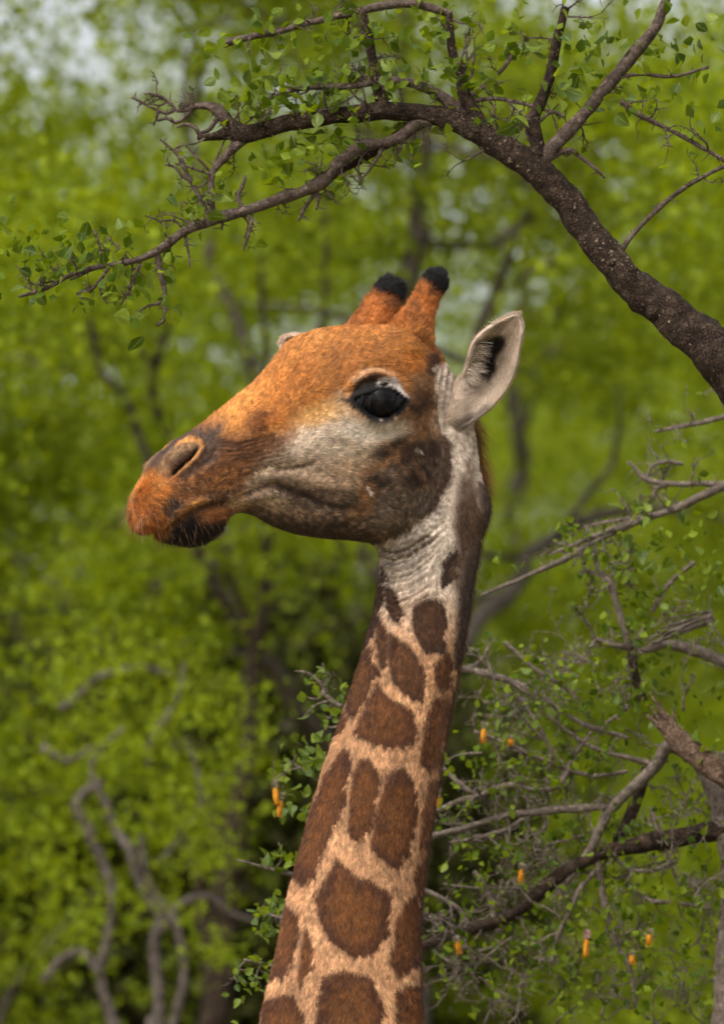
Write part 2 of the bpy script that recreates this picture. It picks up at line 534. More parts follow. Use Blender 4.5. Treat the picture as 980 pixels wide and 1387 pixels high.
def relief(px, py):
    """skin relief in photo pixels along the surface normal"""
    d = np.zeros(px.shape)

    def stroke(pts, wid, amt, taper=True):
        nonlocal d
        q, t = seg_dist(px, py, pts)
        f = np.exp(-(q / wid) ** 2)
        if taper: f = f * np.minimum(1, np.minimum(t, 1 - t) * 5 + 0.25)
        d = d + amt * f

    def blob(cx, cy, rx, ry, amt, rot=0):
        nonlocal d
        d = d + amt * np.exp(-ell(px, py, cx, cy, rx, ry, rot) ** 2)

    # big masses
    blob(545, 665, 62, 55, 8)            # jaw muscle
    blob(508, 545, 58, 40, 12)            # orbit
    blob(430, 560, 70, 26, -4, -25)       # hollow before the eye
    blob(420, 600, 90, 22, 4, -20)
    blob(335, 600, 40, 26, 5, -35)
    blob(595, 560, 20, 50, -8)            # hollow behind the cheek
    blob(250, 640, 34, 40, 4)
    blob(205, 690, 26, 30, 5)
    blob(268, 712, 36, 16, 2.5)             # chin
    blob(345, 700, 40, 14, -5)            # gap between chin and jaw
    # eye
    sd = poly_sd(px, py, EYE_OPEN)
    d = d - 17 * sstep(-2, 7, sd)
    d = d + 5 * np.exp(-((sd + 6) / 4.5) ** 2)
    stroke([(468, 528), (485, 512), (505, 506), (530, 512), (548, 530)], 5, 5.5)
    stroke([(474, 532), (490, 519), (512, 516), (534, 522)], 2.6, -3.5)
    stroke([(478, 517), (495, 500), (520, 498), (545, 508)], 3, -2.2)
    stroke([(486, 503), (505, 491), (530, 492)], 2.5, -1.6)
    stroke([(470, 560), (490, 582), (520, 590), (550, 575)], 4, -2.0)
    stroke([(440, 575), (490, 604), (550, 592)], 9, 3)
    # nostril
    stroke([(231, 646), (240, 637), (250, 628), (260, 619), (268, 608)], 3.2, -9)
    stroke([(238, 646), (252, 635), (266, 622), (275, 608), (270, 597), (255, 597), (240, 604)], 4.0, 4.5)
    stroke([(228, 634), (240, 620), (255, 608)], 8, 8)
    stroke([(262, 640), (285, 622), (292, 606)], 4, -2.5)
    # mouth
    stroke([(200, 727), (222, 718), (240, 703), (262, 691), (290, 684), (312, 684)], 4.5, -9)
    stroke([(312, 684), (330, 672), (352, 660), (372, 655), (392, 664), (420, 676), (455, 688), (485, 690)], 4.5, -3.4)
    stroke([(222, 708), (240, 692), (262, 680), (290, 674)], 6, 4)
    stroke([(330, 682), (350, 672), (372, 668), (395, 680)], 7, 3.5)
    stroke([(372, 637), (400, 634), (425, 626)], 4, -3)
    stroke([(350, 650), (390, 645), (440, 655), (490, 668)], 9, 3)
    for k in range(6):                     # creases over the nose
        stroke([(285 + k * 6, 598 + k * 7), (320 + k * 5, 604 + k * 4), (360 + k * 4, 592 + k * 5)], 2.2, -1.5)
    blob(350, 572, 16, 14, 3.5)
    blob(372, 578, 12, 10, -2.5)
    # skin folds before the ear
    for x0 in (592, 600, 608, 616, 623):
        stroke([(x0 + 4, 498), (x0, 520), (x0 - 1, 548), (x0 + 3, 580)], 2.1, -3.0)
        stroke([(x0 + 8, 498), (x0 + 4, 520), (x0 + 3, 548), (x0 + 6, 580)], 2.1, 1.6)
    # cheek edge against the neck
    stroke([(607, 585), (613, 620), (606, 655), (590, 690), (560, 716), (520, 734)], 7, -5)
    # throat folds
    for k in range(10):
        y = 741 + k * 8.6 + 2.2 * math.sin(k * 2.3)
        s = 1.45 * (1.0 - k * 0.07) * (0.75 + 0.35 * math.sin(k * 1.7))
        x0 = 514 + 3 * math.sin(k * 3.1); x1 = 600 - k * 1.5 + 5 * math.sin(k * 2.1)
        stroke([(x0, y + 3), (530, y + 9 + math.sin(k)), (555, y + 3), (580, y - 14), (x1, y - 34)], 2.6, -2.6 * s)
        stroke([(x0, y + 7), (530, y + 13), (555, y + 7), (580, y - 10), (x1 + 2, y - 30)], 2.6, 1.0 * s)
    # long muscle and gullet line down the neck
    stroke([(612, 620), (622, 680), (604, 740), (575, 800)], 14, 4)
    stroke([(518, 770), (530, 805), (545, 838), (530, 900)], 5, -4)
    stroke([(520, 790), (523, 840), (518, 900), (500, 960)], 4, -2.5)
    blob(655, 690, 14, 30, 3)
    blob(556, 458, 38, 24, 7)
    d = d + 0.8 * fbm(px * 0.03, py * 0.03, 2.2, 3)
    d = d + 0.35 * fbm(px * 0.16, py * 0.16, 5.2, 2)
    return d


def mixc(c, m, new):
    return c + (lin(new) - c) * np.clip(m, 0, 1)[..., None]


NECK_PATCH = [
    [(622, 682), (640, 670), (651, 700), (641, 741), (625, 748), (620, 715)],
    [(600, 768), (614, 744), (622, 758), (613, 790), (602, 797)],
    [(561, 822), (580, 807), (600, 814), (603, 850), (598, 882), (577, 880), (563, 852)],
    [(604, 882), (612, 900), (608, 932), (596, 937), (591, 907)],
    [(514, 768), (517, 800), (511, 850), (494, 876), (480, 880), (500, 820)],
    [(521, 795), (532, 808), (545, 832), (536, 840), (526, 822)],
    [(516, 840), (524, 858), (522, 902), (513, 898), (512, 870)],
    [(530, 860), (545, 870), (565, 885), (578, 920), (572, 946), (555, 941), (532, 916), (526, 886)],
    [(488, 884), (503, 879), (506, 905), (495, 945), (480, 972), (469, 962), (475, 920)],
    [(510, 923), (530, 944), (560, 965), (561, 1000), (545, 1014), (525, 1011), (500, 1000), (481, 995), (495, 960)],
    [(592, 948), (612, 955), (600, 1010), (585, 1047), (571, 1030), (574, 990)],
    [(460, 955), (467, 978), (455, 998), (440, 1004), (446, 970)],
    [(470, 1012), (475, 1040), (462, 1090), (441, 1140), (425, 1193), (403, 1193), (390, 1180), (420, 1100), (445, 1045)],
    [(482, 1030), (500, 1024), (516, 1045), (512, 1090), (500, 1132), (485, 1140), (469, 1126), (472, 1080)],
    [(521, 1045), (545, 1034), (562, 1055), (567, 1100), (556, 1152), (540, 1182), (520, 1166), (502, 1150), (505, 1115), (516, 1080)],
    [(585, 1058), (605, 1060), (590, 1140), (570, 1152), (574, 1100)],
    [(455, 1168), (480, 1190), (510, 1200), (531, 1215), (526, 1260), (506, 1292), (480, 1300), (450, 1276), (435, 1246), (431, 1215)],
    [(548, 1226), (561, 1213), (569, 1240), (568, 1297), (546, 1325), (531, 1300), (540, 1255)],
    [(566, 1168), (590, 1155), (580, 1195), (566, 1216), (559, 1192)],
    [(388, 1222), (403, 1240), (398, 1272), (388, 1320), (350, 1330), (365, 1260)],
    [(413, 1262), (426, 1290), (421, 1315), (406, 1335), (407, 1290)],
    [(440, 1325), (470, 1316), (505, 1328), (522, 1370), (500, 1430), (440, 1440), (425, 1390)],
    [(360, 1355), (395, 1345), (410, 1380), (400, 1440), (340, 1450)],
    [(540, 1345), (575, 1330), (600, 1400), (570, 1450), (535, 1420)]]
MANE_BAND = [(646, 650), (675, 650), (672, 700), (662, 740), (652, 800), (640, 900), (622, 900), (613, 905), (617, 860), (622, 800), (632, 755), (646, 725), (651, 690)]


def coat(px, py, pos):
    """natural colour of the coat, given the photo place of the near side"""
    sh = px.shape
    px, py = px.ravel(), py.ravel(); pos = pos.reshape(-1, 3)
    n1 = fbm(px * 0.035, py * 0.035, 0.3, 3); n2 = fbm(px * 0.035, py * 0.035, 7.7, 3)
    fine = fbm(px * 0.22, py * 0.22, 3.1, 3); fine2 = fbm(px * 0.45, py * 0.45, 9.1, 2)
    streak = fbm(px * 0.32 + py * 0.06, py * 0.06 - px * 0.10, 4.4, 3)   # along the nose
    X = px + 3.0 * n1 + 2.0 * fine; Y = py + 3.0 * n2 + 2.0 * fine2
    c = np.zeros((len(px), 3)) + lin((162, 104, 48))

    def poly(pts, soft, colour, amt=1.0, nz=0.0):
        nonlocal c
        sd = poly_sd(X, Y, pts) + nz * fine
        c = mixc(c, amt * sstep(-soft, soft, sd), colour)

    def blob(cx, cy, rx, ry, colour, rot=0, amt=1.0, soft=0.5):
        nonlocal c
        e = ell(X, Y, cx, cy, rx, ry, rot) + 0.15 * fine
        c = mixc(c, amt * (1 - sstep(1 - soft, 1 + soft, e)), colour)

    def line(pts, wid, colour, amt=1.0, warp=True):
        nonlocal c
        q, t = seg_dist(X if warp else px, Y if warp else py, pts)
        c = mixc(c, amt * np.exp(-(q / wid) ** 2), colour)

    # ---- head
    c = mixc(c, sstep(0.05, 0.8, n1 + 0.5 * fine), (126, 78, 37))
    c = mixc(c, 0.6 * sstep(0.1, 0.9, n2 + 0.3 * fine2), (182, 126, 66))
    poly([(180, 730), (225, 655), (330, 640), (470, 600), (560, 560), (640, 560), (640, 760), (200, 760)], 16, (106, 78, 58))
    blob(340, 545, 60, 20, (190, 128, 62), -38, 0.7)
    blob(385, 530, 50, 30, (165, 98, 38), -38, 0.6)
    poly([(455, 500), (480, 470), (530, 480), (570, 480), (575, 520), (545, 520), (500, 495), (470, 515)], 12, (140, 84, 38), 0.7)
    poly([(325, 655), (350, 618), (390, 590), (430, 560), (462, 535), (490, 575), (545, 572), (572, 560), (580, 580), (535, 606), (500, 640), (470, 662), (420, 655), (370, 648), (335, 680)], 16, (176, 152, 126))
    poly([(380, 600), (430, 572), (480, 570), (520, 590), (500, 612), (440, 625), (390, 628)], 14, (184, 166, 146), 0.75)
    poly([(352, 652), (400, 622), (470, 618), (520, 612), (500, 650), (462, 668), (400, 656)], 14, (150, 124, 100), 0.65)
    blob(430, 560, 34, 14, (198, 150, 88), -15, 0.7)
    poly([(222, 650), (262, 600), (310, 590), (350, 588), (392, 592), (370, 612), (345, 632), (325, 665), (315, 686), (275, 688), (240, 700), (225, 690)], 18, (112, 71, 40))
    c = mixc(c, sstep(0.0, 0.7, fine + 0.4 * fine2) * 0.7 * sstep(-6, 8, poly_sd(X, Y, [(235, 655), (275, 625), (330, 625), (330, 665), (315, 680), (260, 690), (235, 690)])), (142, 94, 52))
    blob(352, 572, 22, 16, (104, 58, 26), -30, 0.8)
    blob(368, 570, 10, 10, (176, 108, 50), 0, 0.8)
    for k in range(8):
        line([(282 + k * 7, 592 + k * 7), (322 + k * 5, 603 + k * 4), (374 + k * 3, 590 + k * 5)], 2.0, (62, 38, 24), 0.75)
    # jaw
    poly([(330, 692), (350, 664), (380, 662), (420, 678), (462, 668), (490, 640), (512, 606), (556, 588), (590, 590), (608, 600), (608, 650), (588, 694), (552, 722), (516, 738), (430, 730), (380, 722), (340, 705)], 12, (92, 73, 59))
    c = mixc(c, 0.55 * sstep(0.0, 0.9, fine + 0.5 * n1) * sstep(-5, 15, poly_sd(X, Y, [(340, 700), (420, 660), (470, 670), (500, 690), (520, 640), (590, 640), (590, 690), (520, 730), (400, 725)])), (138, 114, 94))
    blob(372, 680, 26, 12, (156, 134, 112), 8, 0.85)
    blob(420, 690, 26, 9, (122, 100, 82), 12, 0.5)
    poly([(330, 694), (380, 704), (440, 706), (500, 716), (516, 738), (430, 733), (340, 708)], 9, (60, 47, 38), 0.9)
    line([(326, 673), (345, 663), (360, 659)], 2.5, (60, 46, 38), 0.8)
    line([(378, 660), (405, 668), (430, 680), (460, 688), (490, 690)], 8, (48, 38, 32), 0.85)
    line([(372, 637), (398, 635), (425, 627)], 3.2, (96, 78, 64), 0.8)
    line([(345, 650), (380, 652), (410, 660), (440, 668), (470, 672)], 6, (92, 76, 62), 0.65)
    blob(480, 640, 40, 18, (150, 120, 92), -20, 0.6)
    blob(538, 612, 30, 16, (48, 33, 25), -15, 0.95, 0.6)
    blob(566, 646, 22, 15, (44, 31, 25), -30, 0.9, 0.6)
    blob(505, 652, 15, 13, (50, 36, 28), 0, 0.9, 0.6)
    line([(488, 640), (520, 630), (552, 600), (575, 590)], 5, (140, 100, 66), 0.75)
    line([(520, 600), (548, 640)], 4, (128, 92, 62), 0.6)
    line([(552, 600), (560, 632), (580, 660)], 4, (126, 94, 68), 0.55)
    blob(588, 612, 8, 18, (52, 36, 28), 10, 0.85, .35)
    blob(575, 684, 20, 12, (56, 43, 36), -40, 0.8, .4)
    blob(520, 712, 26, 9, (60, 46, 37), -8, 0.7, .4)
    blob(455, 712, 28, 7, (58, 44, 34), 6, 0.6, .4)
    blob(488, 692, 22, 10, (136, 98, 66), -20, 0.6)
    blob(494, 667, 12, 14, (140, 96, 56), 20, 0.7)
    blob(540, 690, 40, 24, (112, 97, 86), -20, 0.7)
    blob(590, 640, 14, 40, (66, 48, 37), 8, 0.45)
    poly([(345, 706), (400, 716), (480, 722), (515, 728), (512, 738), (430, 731), (380, 722)], 5, (56, 38, 26), 0.8)
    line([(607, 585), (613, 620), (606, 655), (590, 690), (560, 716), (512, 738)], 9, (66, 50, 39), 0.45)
    # temple
    poly([(543, 548), (556, 510), (572, 478), (592, 482), (600, 510), (592, 560), (600, 590), (570, 596), (552, 580)], 9, (126, 90, 60))
    blob(586, 492, 11, 16, (66, 44, 31), 10, 0.9, .35)
    blob(574, 520, 12, 10, (150, 112, 78), 0, 0.7)
    blob(588, 540, 9, 14, (90, 62, 42), 0, 0.7)
    blob(566, 545, 16, 24, (74, 48, 32), 25, 0.8)
    line([(548, 552), (562, 556), (575, 545)], 5, (40, 28, 22), 0.9)
    blob(560, 490, 16, 14, (176, 104, 40), 0, 0.7)
    blob(590, 575, 8, 18, (170, 138, 108), 0, 0.7)
    blob(560, 612, 24, 10, (62, 42, 30), 0, .7)
    # muzzle
    poly([(170, 705), (182, 670), (200, 634), (226, 638), (238, 652), (229, 680), (228, 706), (222, 726), (190, 730)], 8, (168, 103, 44))
    blob(196, 702, 30, 24, (134, 76, 30), 0, 0.75)
    blob(214, 650, 14, 12, (186, 124, 62), 0, 0.8)
    poly([(196, 640), (216, 600), (248, 582), (300, 572), (300, 590), (280, 612), (236, 642), (224, 640)], 13, (66, 51, 43), 1.0, 9)
    blob(285, 612, 14, 18, (74, 56, 46), 20, 0.8)
    line([(224, 636), (238, 620), (258, 606)], 8, (132, 101, 71), 0.95)
    line([(240, 606), (256, 599), (270, 600), (273, 608), (262, 622), (248, 634), (238, 642)], 2.7, (184, 128, 70), 0.95, False)
    line([(236, 640), (248, 629), (259, 619), (267, 608)], 3.2, (14, 10, 9), 1.0, False)
    line([(250, 645), (268, 632), (284, 622)], 5, (92, 74, 64), 0.8)
    blob(234, 690, 13, 17, (44, 32, 27), 20, 0.95)
    blob(300, 676, 30, 12, (50, 36, 28), 0, 0.7)
    line([(224, 714), (240, 700), (256, 688), (272, 680)], 6, (170, 118, 66), 0.95)
    poly([(218, 728), (240, 706), (262, 694), (300, 688), (318, 690), (304, 712), (286, 735), (262, 745), (232, 740)], 4, (26, 17, 13))
    blob(292, 697, 24, 9, (142, 88, 46), -10, 0.9)
    blob(322, 682, 14, 12, (168, 136, 98), 0, 0.8)
    # eye
    blob(500, 582, 44, 14, (192, 178, 162), -5, 0.8)
    line([(478, 516), (494, 504), (512, 503), (528, 508)], 4.5, (164, 130, 98), 0.8)
    poly([(474, 534), (480, 516), (498, 508), (516, 510), (510, 526), (490, 532)], 4, (46, 31, 26), 0.95)
    poly([(466, 546), (480, 526), (500, 518), (528, 522), (550, 544), (542, 560), (524, 572), (506, 574), (486, 565)], 3.0, (13, 11, 11))
    poly([(504, 521), (516, 514), (530, 515), (541, 526), (548, 542), (542, 540), (532, 530), (518, 523)], 2.0, (172, 160, 152), 1.0)
    line([(460, 543), (476, 546)], 3, (40, 30, 26), 0.8)
    # small pale scars on the cheek
    line([(561, 608), (569, 613)], 1.3, (220, 205, 190), 1.0, False)
    line([(495, 659), (501, 669)], 1.3, (225, 212, 200), 1.0, False)
    # ---- neck
    neck = poly_sd(X, Y, [(588, 498), (618, 480), (680, 520), (700, 720), (700, 1500), (200, 1500), (480, 800), (508, 742), (552, 724), (590, 694), (610, 650), (614, 605), (598, 580)])
    g = sstep(760, 900, py)[:, None]
    pale = lin((184, 167, 150)) * (1 - g) + lin((176, 133, 96)) * g
    pale = pale * (1 + 0.12 * n1 + 0.10 * fine)[:, None]
    m = sstep(-9 + 5 * sstep(690, 640, py), 6, neck)[:, None]
    c = c * (1 - m) + pale * m

    def npoly(pts, soft, colour, amt=1.0, grow=1.2):
        nonlocal c
        sd = poly_sd(px + 4.0 * n1 + 2.4 * fine2 + 2.4 * fine, py + 5.0 * n2 + 3.0 * fine2 + 4 * fine, pts) + grow
        c = mixc(c, amt * sstep(-soft, soft, sd), colour)
    for x0 in (596, 604, 612, 620):
        line([(x0 + 4, 498), (x0, 520), (x0 - 1, 548), (x0 + 2, 578)], 1.8, (96, 68, 50), 0.55, False)
    poly([(628, 622), (640, 620), (640, 660), (632, 655)], 4, (126, 100, 80), 0.8)
    for k in range(5):
        y = 741 + k * 8.2
        line([(514, y + 2), (530, y + 7), (555, y + 1), (576, y - 14)], 2.6, (60, 44, 34), 0.8 - 0.13 * k)
    blob(545, 742, 34, 10, (66, 50, 40), -18, 0.5)
    fade = 0.45 + 0.55 * sstep(760, 1000, py)
    for ip, pts in enumerate(NECK_PATCH):
        gw = -0.6 if ip in (13, 14) else 2.4
        cy = np.mean([p[1] for p in pts])
        f = float(sstep(700, 1020, cy))
        npoly(pts, 2.2, tuple(np.array((50, 34, 26)) * (1 - f) + np.array((76, 43, 22)) * f), 1.0, gw)
        edge = [(x * 0.72 + 0.28 * np.mean([p[0] for p in pts]), y * 0.72 + 0.28 * cy) for x, y in pts]
        npoly(edge, 9, tuple(np.array((44, 30, 23)) * (1 - f) + np.array((110, 67, 29)) * f), 0.75)
    c = c * np.exp(sstep(800, 900, py) * (0.16 * n1 + 0.12 * n2))[:, None]
    npoly(MANE_BAND, 5, (46, 31, 24), 0.95)
    npoly([(622, 640), (650, 660), (652, 720), (636, 760), (622, 800), (610, 780), (620, 740), (612, 710)], 9, (88, 66, 50), 0.9)
    npoly([(600, 930), (625, 930), (600, 1060), (590, 1140), (572, 1300), (566, 1300), (574, 1140), (584, 1050)], 4, (110, 74, 48), 0.6)
    # ---- body below the picture: net of pale lines round brown patches
    lo = py > 1440
    if lo.any():
        g2 = np.random.default_rng(3)
        cells = np.stack([g2.uniform(150, 2100, 420), g2.uniform(1430, 3900, 420)], -1)
        xx, yy = (px + 14 * n1)[lo], (py + 14 * n2)[lo]
        d = np.hypot(xx[:, None] - cells[:, 0], yy[:, None] - cells[:, 1]); d.sort(axis=1)
        mm = sstep(10, 18, d[:, 1] - d[:, 0]) * sstep(1440, 1460, yy)
        cc = c[lo]; cc = cc + (lin((100, 60, 27)) - cc) * mm[:, None]; c[lo] = cc
    # grain
    jw = sstep(-20, 20, poly_sd(px, py, [(320, 640), (480, 640), (600, 590), (600, 700), (520, 735), (340, 705)]))
    c = c * np.exp((0.34 + 0.22 * jw) * fine + (0.32 + 0.2 * jw) * fine2 - 0.05)[:, None]
    return np.clip(c, 0.004, 0.9).reshape(*sh, 3)


def set_colour(me, c):
    at = me.color_attributes.new('coat', 'FLOAT_COLOR', 'POINT')
    c4 = np.concatenate([c.reshape(-1, 3), np.ones((c.size // 3, 1))], 1)
    at.data.foreach_set('color', c4.astype(np.float32).ravel())


def hairs(name, root, nrm, tan, length, colour, lift, rad, parent, pts=4, curl=0.15, tip=1.25):
    """short coat hairs as a curves object; every array is per hair"""
    n = len(root)
    cu = bpy.data.hair_curves.new(name)
    cu.add_curves([pts] * n)
    t = tan + RNG.normal(0, curl, (n, 3)); t /= np.linalg.norm(t, axis=1, keepdims=True)
    lift = np.broadcast_to(lift, (n,))[:, None]
    L = np.asarray(length)[:, None]
    out = np.zeros((n, pts, 3)); cc = np.ones((n, pts, 4)); rr = np.zeros((n, pts))
    rad = np.broadcast_to(rad, (n,))
    for k in range(pts):
        s = k / (pts - 1)
        out[:, k] = root + L * (t * (s * 0.55 + 0.45 * s * s) + nrm * lift * (s - 0.45 * s * s)) - nrm * 0.0006
        cc[:, k, :3] = colour * (0.92 + (tip - 0.92) * s)
        rr[:, k] = rad * (1 - 0.8 * s)
    cu.attributes['position'].data.foreach_set('vector', out.astype(np.float32).ravel())
    ra = cu.attributes.get('radius') or cu.attributes.new('radius', 'FLOAT', 'POINT')
    ra.data.foreach_set('value', rr.astype(np.float32).ravel())
    ca = cu.attributes.new('coat', 'FLOAT_COLOR', 'POINT')
    ca.data.foreach_set('color', np.clip(cc, 0, 1).astype(np.float32).ravel())
    cu.materials.append(M_HAIR)
    return link(name, cu, parent)


def scatter_grid(p, fields, n, wrap=True, weight=None):
    """random points on a quad grid surface; returns positions and the interpolated fields"""
    q = np.concatenate([p, p[:, :1]], 1) if wrap else p
    fs = [np.concatenate([f, f[:, :1]], 1) if wrap else f for f in fields]
    e1 = q[1:, :-1] - q[:-1, :-1]; e2 = q[:-1, 1:] - q[:-1, :-1]
    ar = np.linalg.norm(np.cross(e1, e2), axis=-1)
    if weight is not None: ar = ar * weight[:ar.shape[0], :ar.shape[1]]
    cdf = np.cumsum(ar.ravel()); k = np.searchsorted(cdf, RNG.random(n) * cdf[-1]); k = np.minimum(k, ar.size - 1)
    i, j = np.divmod(k, ar.shape[1])
    u, v = RNG.random(n)[:, None], RNG.random(n)[:, None]

    def ip(f):
        return f[i, j] * (1 - u) * (1 - v) + f[i + 1, j] * u * (1 - v) + f[i, j + 1] * (1 - u) * v + f[i + 1, j + 1] * u * v
    return ip(q), [ip(f) for f in fs]


def unit(a):
    return a / np.maximum(np.linalg.norm(a, axis=-1, keepdims=True), 1e-12)


gir = thing('giraffe', (0.45, 0.0, 0.0), 'tall giraffe in profile facing left, orange face, white patched neck', 'giraffe')


def tube_rows(rows, around=24, steps=60):
    """loft of round sections: rows x y z rx(side) ry(depth) in metres"""
    rows = np.asarray(rows, float)
    L = np.concatenate([[0], np.cumsum(np.linalg.norm(np.diff(rows[:, :3], axis=0), axis=1))])
    x = np.linspace(0, L[-1], steps)
    q = np.stack([pchip(L, rows[:, k], x) for k in range(5)], -1)
    a = np.linspace(0, 2 * np.pi, around, endpoint=False)
    p = q[:, None, :3] + 0
    p = np.repeat(p, around, 1)
    t = unit(np.gradient(q[:, :3], axis=0))
    sx = unit(np.cross(np.array([0, 1.0, 0]), t)); sy = unit(np.cross(t, sx))
    p = p + q[:, None, 3:4] * np.cos(a)[None, :, None] * sx[:, None] + q[:, None, 4:5] * np.sin(a)[None, :, None] * sy[:, None]
    return p


def grid_faces(nr, na, wrap=True, off=0):
    i = np.arange(nr * na).reshape(nr, na) + off
    if wrap:
        j = np.roll(i, -1, 1); return np.stack([i[:-1], j[:-1], j[1:], i[1:]], -1).reshape(-1, 4)
    return np.stack([i[:-1, :-1], i[:-1, 1:], i[1:, 1:], i[1:, :-1]], -1).reshape(-1, 4)


def build_giraffe():
    p, q, xs = giraffe_surface()
    px, py = proj(q)
    nr, tn = grid_normals(p)
    ctr = p.mean(axis=1, keepdims=True)
    if np.mean(np.sum(nr * (p - ctr), -1)) < 0: nr = -nr
    flip = np.mean(np.sum(np.cross(np.roll(p, -1, 1) - p, np.gradient(p, axis=0)) * nr, -1)) < 0
    d = relief(px, py) * (xs < 33)[:, None]
    d = d * sstep(0.3, 2.0, xs)[:, None]
    p = p + nr * (d * S)[..., None]
    nr2, tn = grid_normals(p)
    nr = nr2 if np.mean(np.sum(nr2 * nr, -1)) > 0 else -nr2
    c = coat(px, py, p)
    V = [p.reshape(-1, 3)]; F = [grid_faces(*p.shape[:2])]; C = [c.reshape(-1, 3)]
    nv = p.shape[0] * p.shape[1]
    # close the muzzle and the rump
    for ring, rev in ((0, False), (p.shape[0] - 1, True)):
        base = ring * p.shape[1]; na = p.shape[1]
        V.append(p[ring].mean(0)[None]); C.append(c[ring].mean(0)[None])
        i = base + np.arange(na); j = base + (np.arange(na) + 1) % na; ce = np.full(na, nv)
        F.append(np.stack([ce, j, i, i], -1)[:, :] if not rev else np.stack([ce, i, j, j], -1)); nv += 1
    # legs and tail, all below the picture
    for x, y, rear in ((520, -95, 0), (600, 95, 0), (1580, -95, 1), (1640, 95, 1)):
        rows = [(x, 2330, 95, 62), (x - 10, 2620, 72, 52), (x - 6, 2900, 46, 38), (x, 3120, 44, 40), (x + (14 if rear else 0), 3220, 32, 30), (x + (8 if rear else 0), 3500, 27, 25),
                (x, 3640, 36, 34), (x - 6, 3720, 46, 42), (x - 10, 3765, 55, 48)]
        g0 = P(x, 3765, 0)[2]
        w = []
        for a, b, r1, r2 in rows:
            pos = P(a, b, y * S)
            w.append((pos[0], y * S, max(pos[2] - g0 * 0, 0.0), r1 * S, r2 * S))
        zmin = min(r[2] for r in w); zmax = max(r[2] for r in w)
        w = [(a, b, (z - zmin) / (zmax - zmin) * zmax, r1, r2) for a, b, z, r1, r2 in w]
        lp = tube_rows(w, 24, 70)
        lx, ly = proj(lp - np.array([0, 1, 0]) * (lp[..., 1:2] * 0))
        V.append(lp.reshape(-1, 3)); F.append(grid_faces(70, 24, True, nv)); C.append(coat(lx, ly, lp).reshape(-1, 3)); nv += 70 * 24
    tl = [(1880, 2650, 22), (1930, 2760, 16), (1940, 2950, 12), (1935, 3100, 14), (1930, 3250, 4)]
    lp = tube_rows([(*P(a, b, 0), r * S, r * S) for a, b, r in tl], 12, 40)
    V.append(lp.reshape(-1, 3)); F.append(grid_faces(40, 12, True, nv)); C.append(np.full((480, 3), 0.05)); nv += 480
    V = np.concatenate(V); F = np.concatenate(F); C = np.concatenate(C)
    me = bpy.data.meshes.new('body')
    me.from_pydata(V.tolist(), [], [[a, b, e] if e == g else [a, b, e, g] for a, b, e, g in F.tolist()])
    if flip: me.flip_normals()
    me.polygons.foreach_set('use_smooth', np.ones(len(me.polygons), bool))
    me.materials.append(M_SKIN); set_colour(me, C); me.update()
    link('body', me, gir)

    # ---- coat hair over the part above the frame's lower edge
    eye_sd = poly_sd(px, py, EYE_OPEN)
    nos, _ = seg_dist(px, py, [(236, 641), (250, 628), (260, 619), (268, 608)])
    wgt = ((py < 1440) & (eye_sd < -1.5) & (nos > 3) & (xs[:, None] > 0.2)).astype(float)
    front = np.clip(-nr[..., 1] * 1.0 + 0.75, 0.25, 1.0)        # the far flank gets a thinner coat
    N = 430000
    root, (hn, ht, hc, hp) = scatter_grid(p, [nr, tn, c, np.stack([px, py], -1)], N, True, wgt * front)
    hn, ht = unit(hn), unit(ht)
    hx, hy = hp[:, 0], hp[:, 1]
    L = np.full(N, 0.0062)
    L = L + 0.0026 * sstep(780, 1000, hy)
    muz = sstep(250, 215, hx) * sstep(630, 660, hy)
    chin = sstep(-8, 4, poly_sd(hx, hy, [(215, 725), (245, 705), (310, 695), (295, 725), (262, 745), (230, 740)]))
    L = L + 0.0015 * muz + 0.005 * chin
    esd = poly_sd(hx, hy, EYE_OPEN)
    L = L * (0.35 + 0.65 * sstep(-2, -24, esd))
    folds = sstep(14, 4, np.minimum(seg_dist(hx, hy, [(604, 500), (604, 580)])[0], seg_dist(hx, hy, [(545, 750), (590, 715)])[0] * 0.55))
    L = L * (1 - 0.6 * folds)
    L = L * RNG.uniform(0.6, 1.35, N)
    # flow: swirl the combing direction a little in broad waves
    sw = 0.5 * fbm(hx * 0.02, hy * 0.02, 1.5, 2)
    side = np.cross(hn, ht)
    ht = unit(ht + side * sw[:, None])
    down = np.array([0.15, 0, -1.0]); ht = unit(ht + (muz + chin)[:, None] * 1.0 * (down - hn * (hn @ down)[:, None]))
    lift = 0.24 + 0.45 * muz + 0.4 * chin
    colr = hc * (np.exp(RNG.normal(0, 0.42, N)))[:, None]
    # a share of hairs strays over the edge of the patches
    f = hairs('fur', root, hn, ht, L, colr, lift, 0.00031, gir, 4, 0.2, 1.22)
    tag(f, kind='stuff')

    # ---- mane
    N = 3600
    ti = np.where((xs > 18.2) & (xs < 31.9))[0]
    k = RNG.choice(ti, N); top = 0
    jit = RNG.integers(-5, 6, N) % p.shape[1]
    root = p[k, jit]; hn = unit(nr[k, jit]); ht = unit(tn[k, jit])
    hy = py[k, 0]
    up = sstep(18.2, 19.0, xs[k]) * sstep(21.8, 20.8, xs[k])
    L = (0.016 + 0.028 * up) * RNG.uniform(0.5, 1.2, N)
    mc = lin((112, 68, 34)) * up[:, None] + lin((74, 48, 32)) * (1 - up)[:, None]
    mc = mc * np.exp(RNG.normal(0, 0.3, N))[:, None]
    hairs('mane', root, hn, ht, L, mc, 0.75, 0.00035, gir, 5, 0.25, 1.3)

    # ---- whiskers on the lips and chin
    m = np.argwhere((px < 318) & (py > 640) & (py < 745) & (xs[:, None] < 8.5) & (xs[:, None] > 0.4))
    m = m[RNG.choice(len(m), 420)]
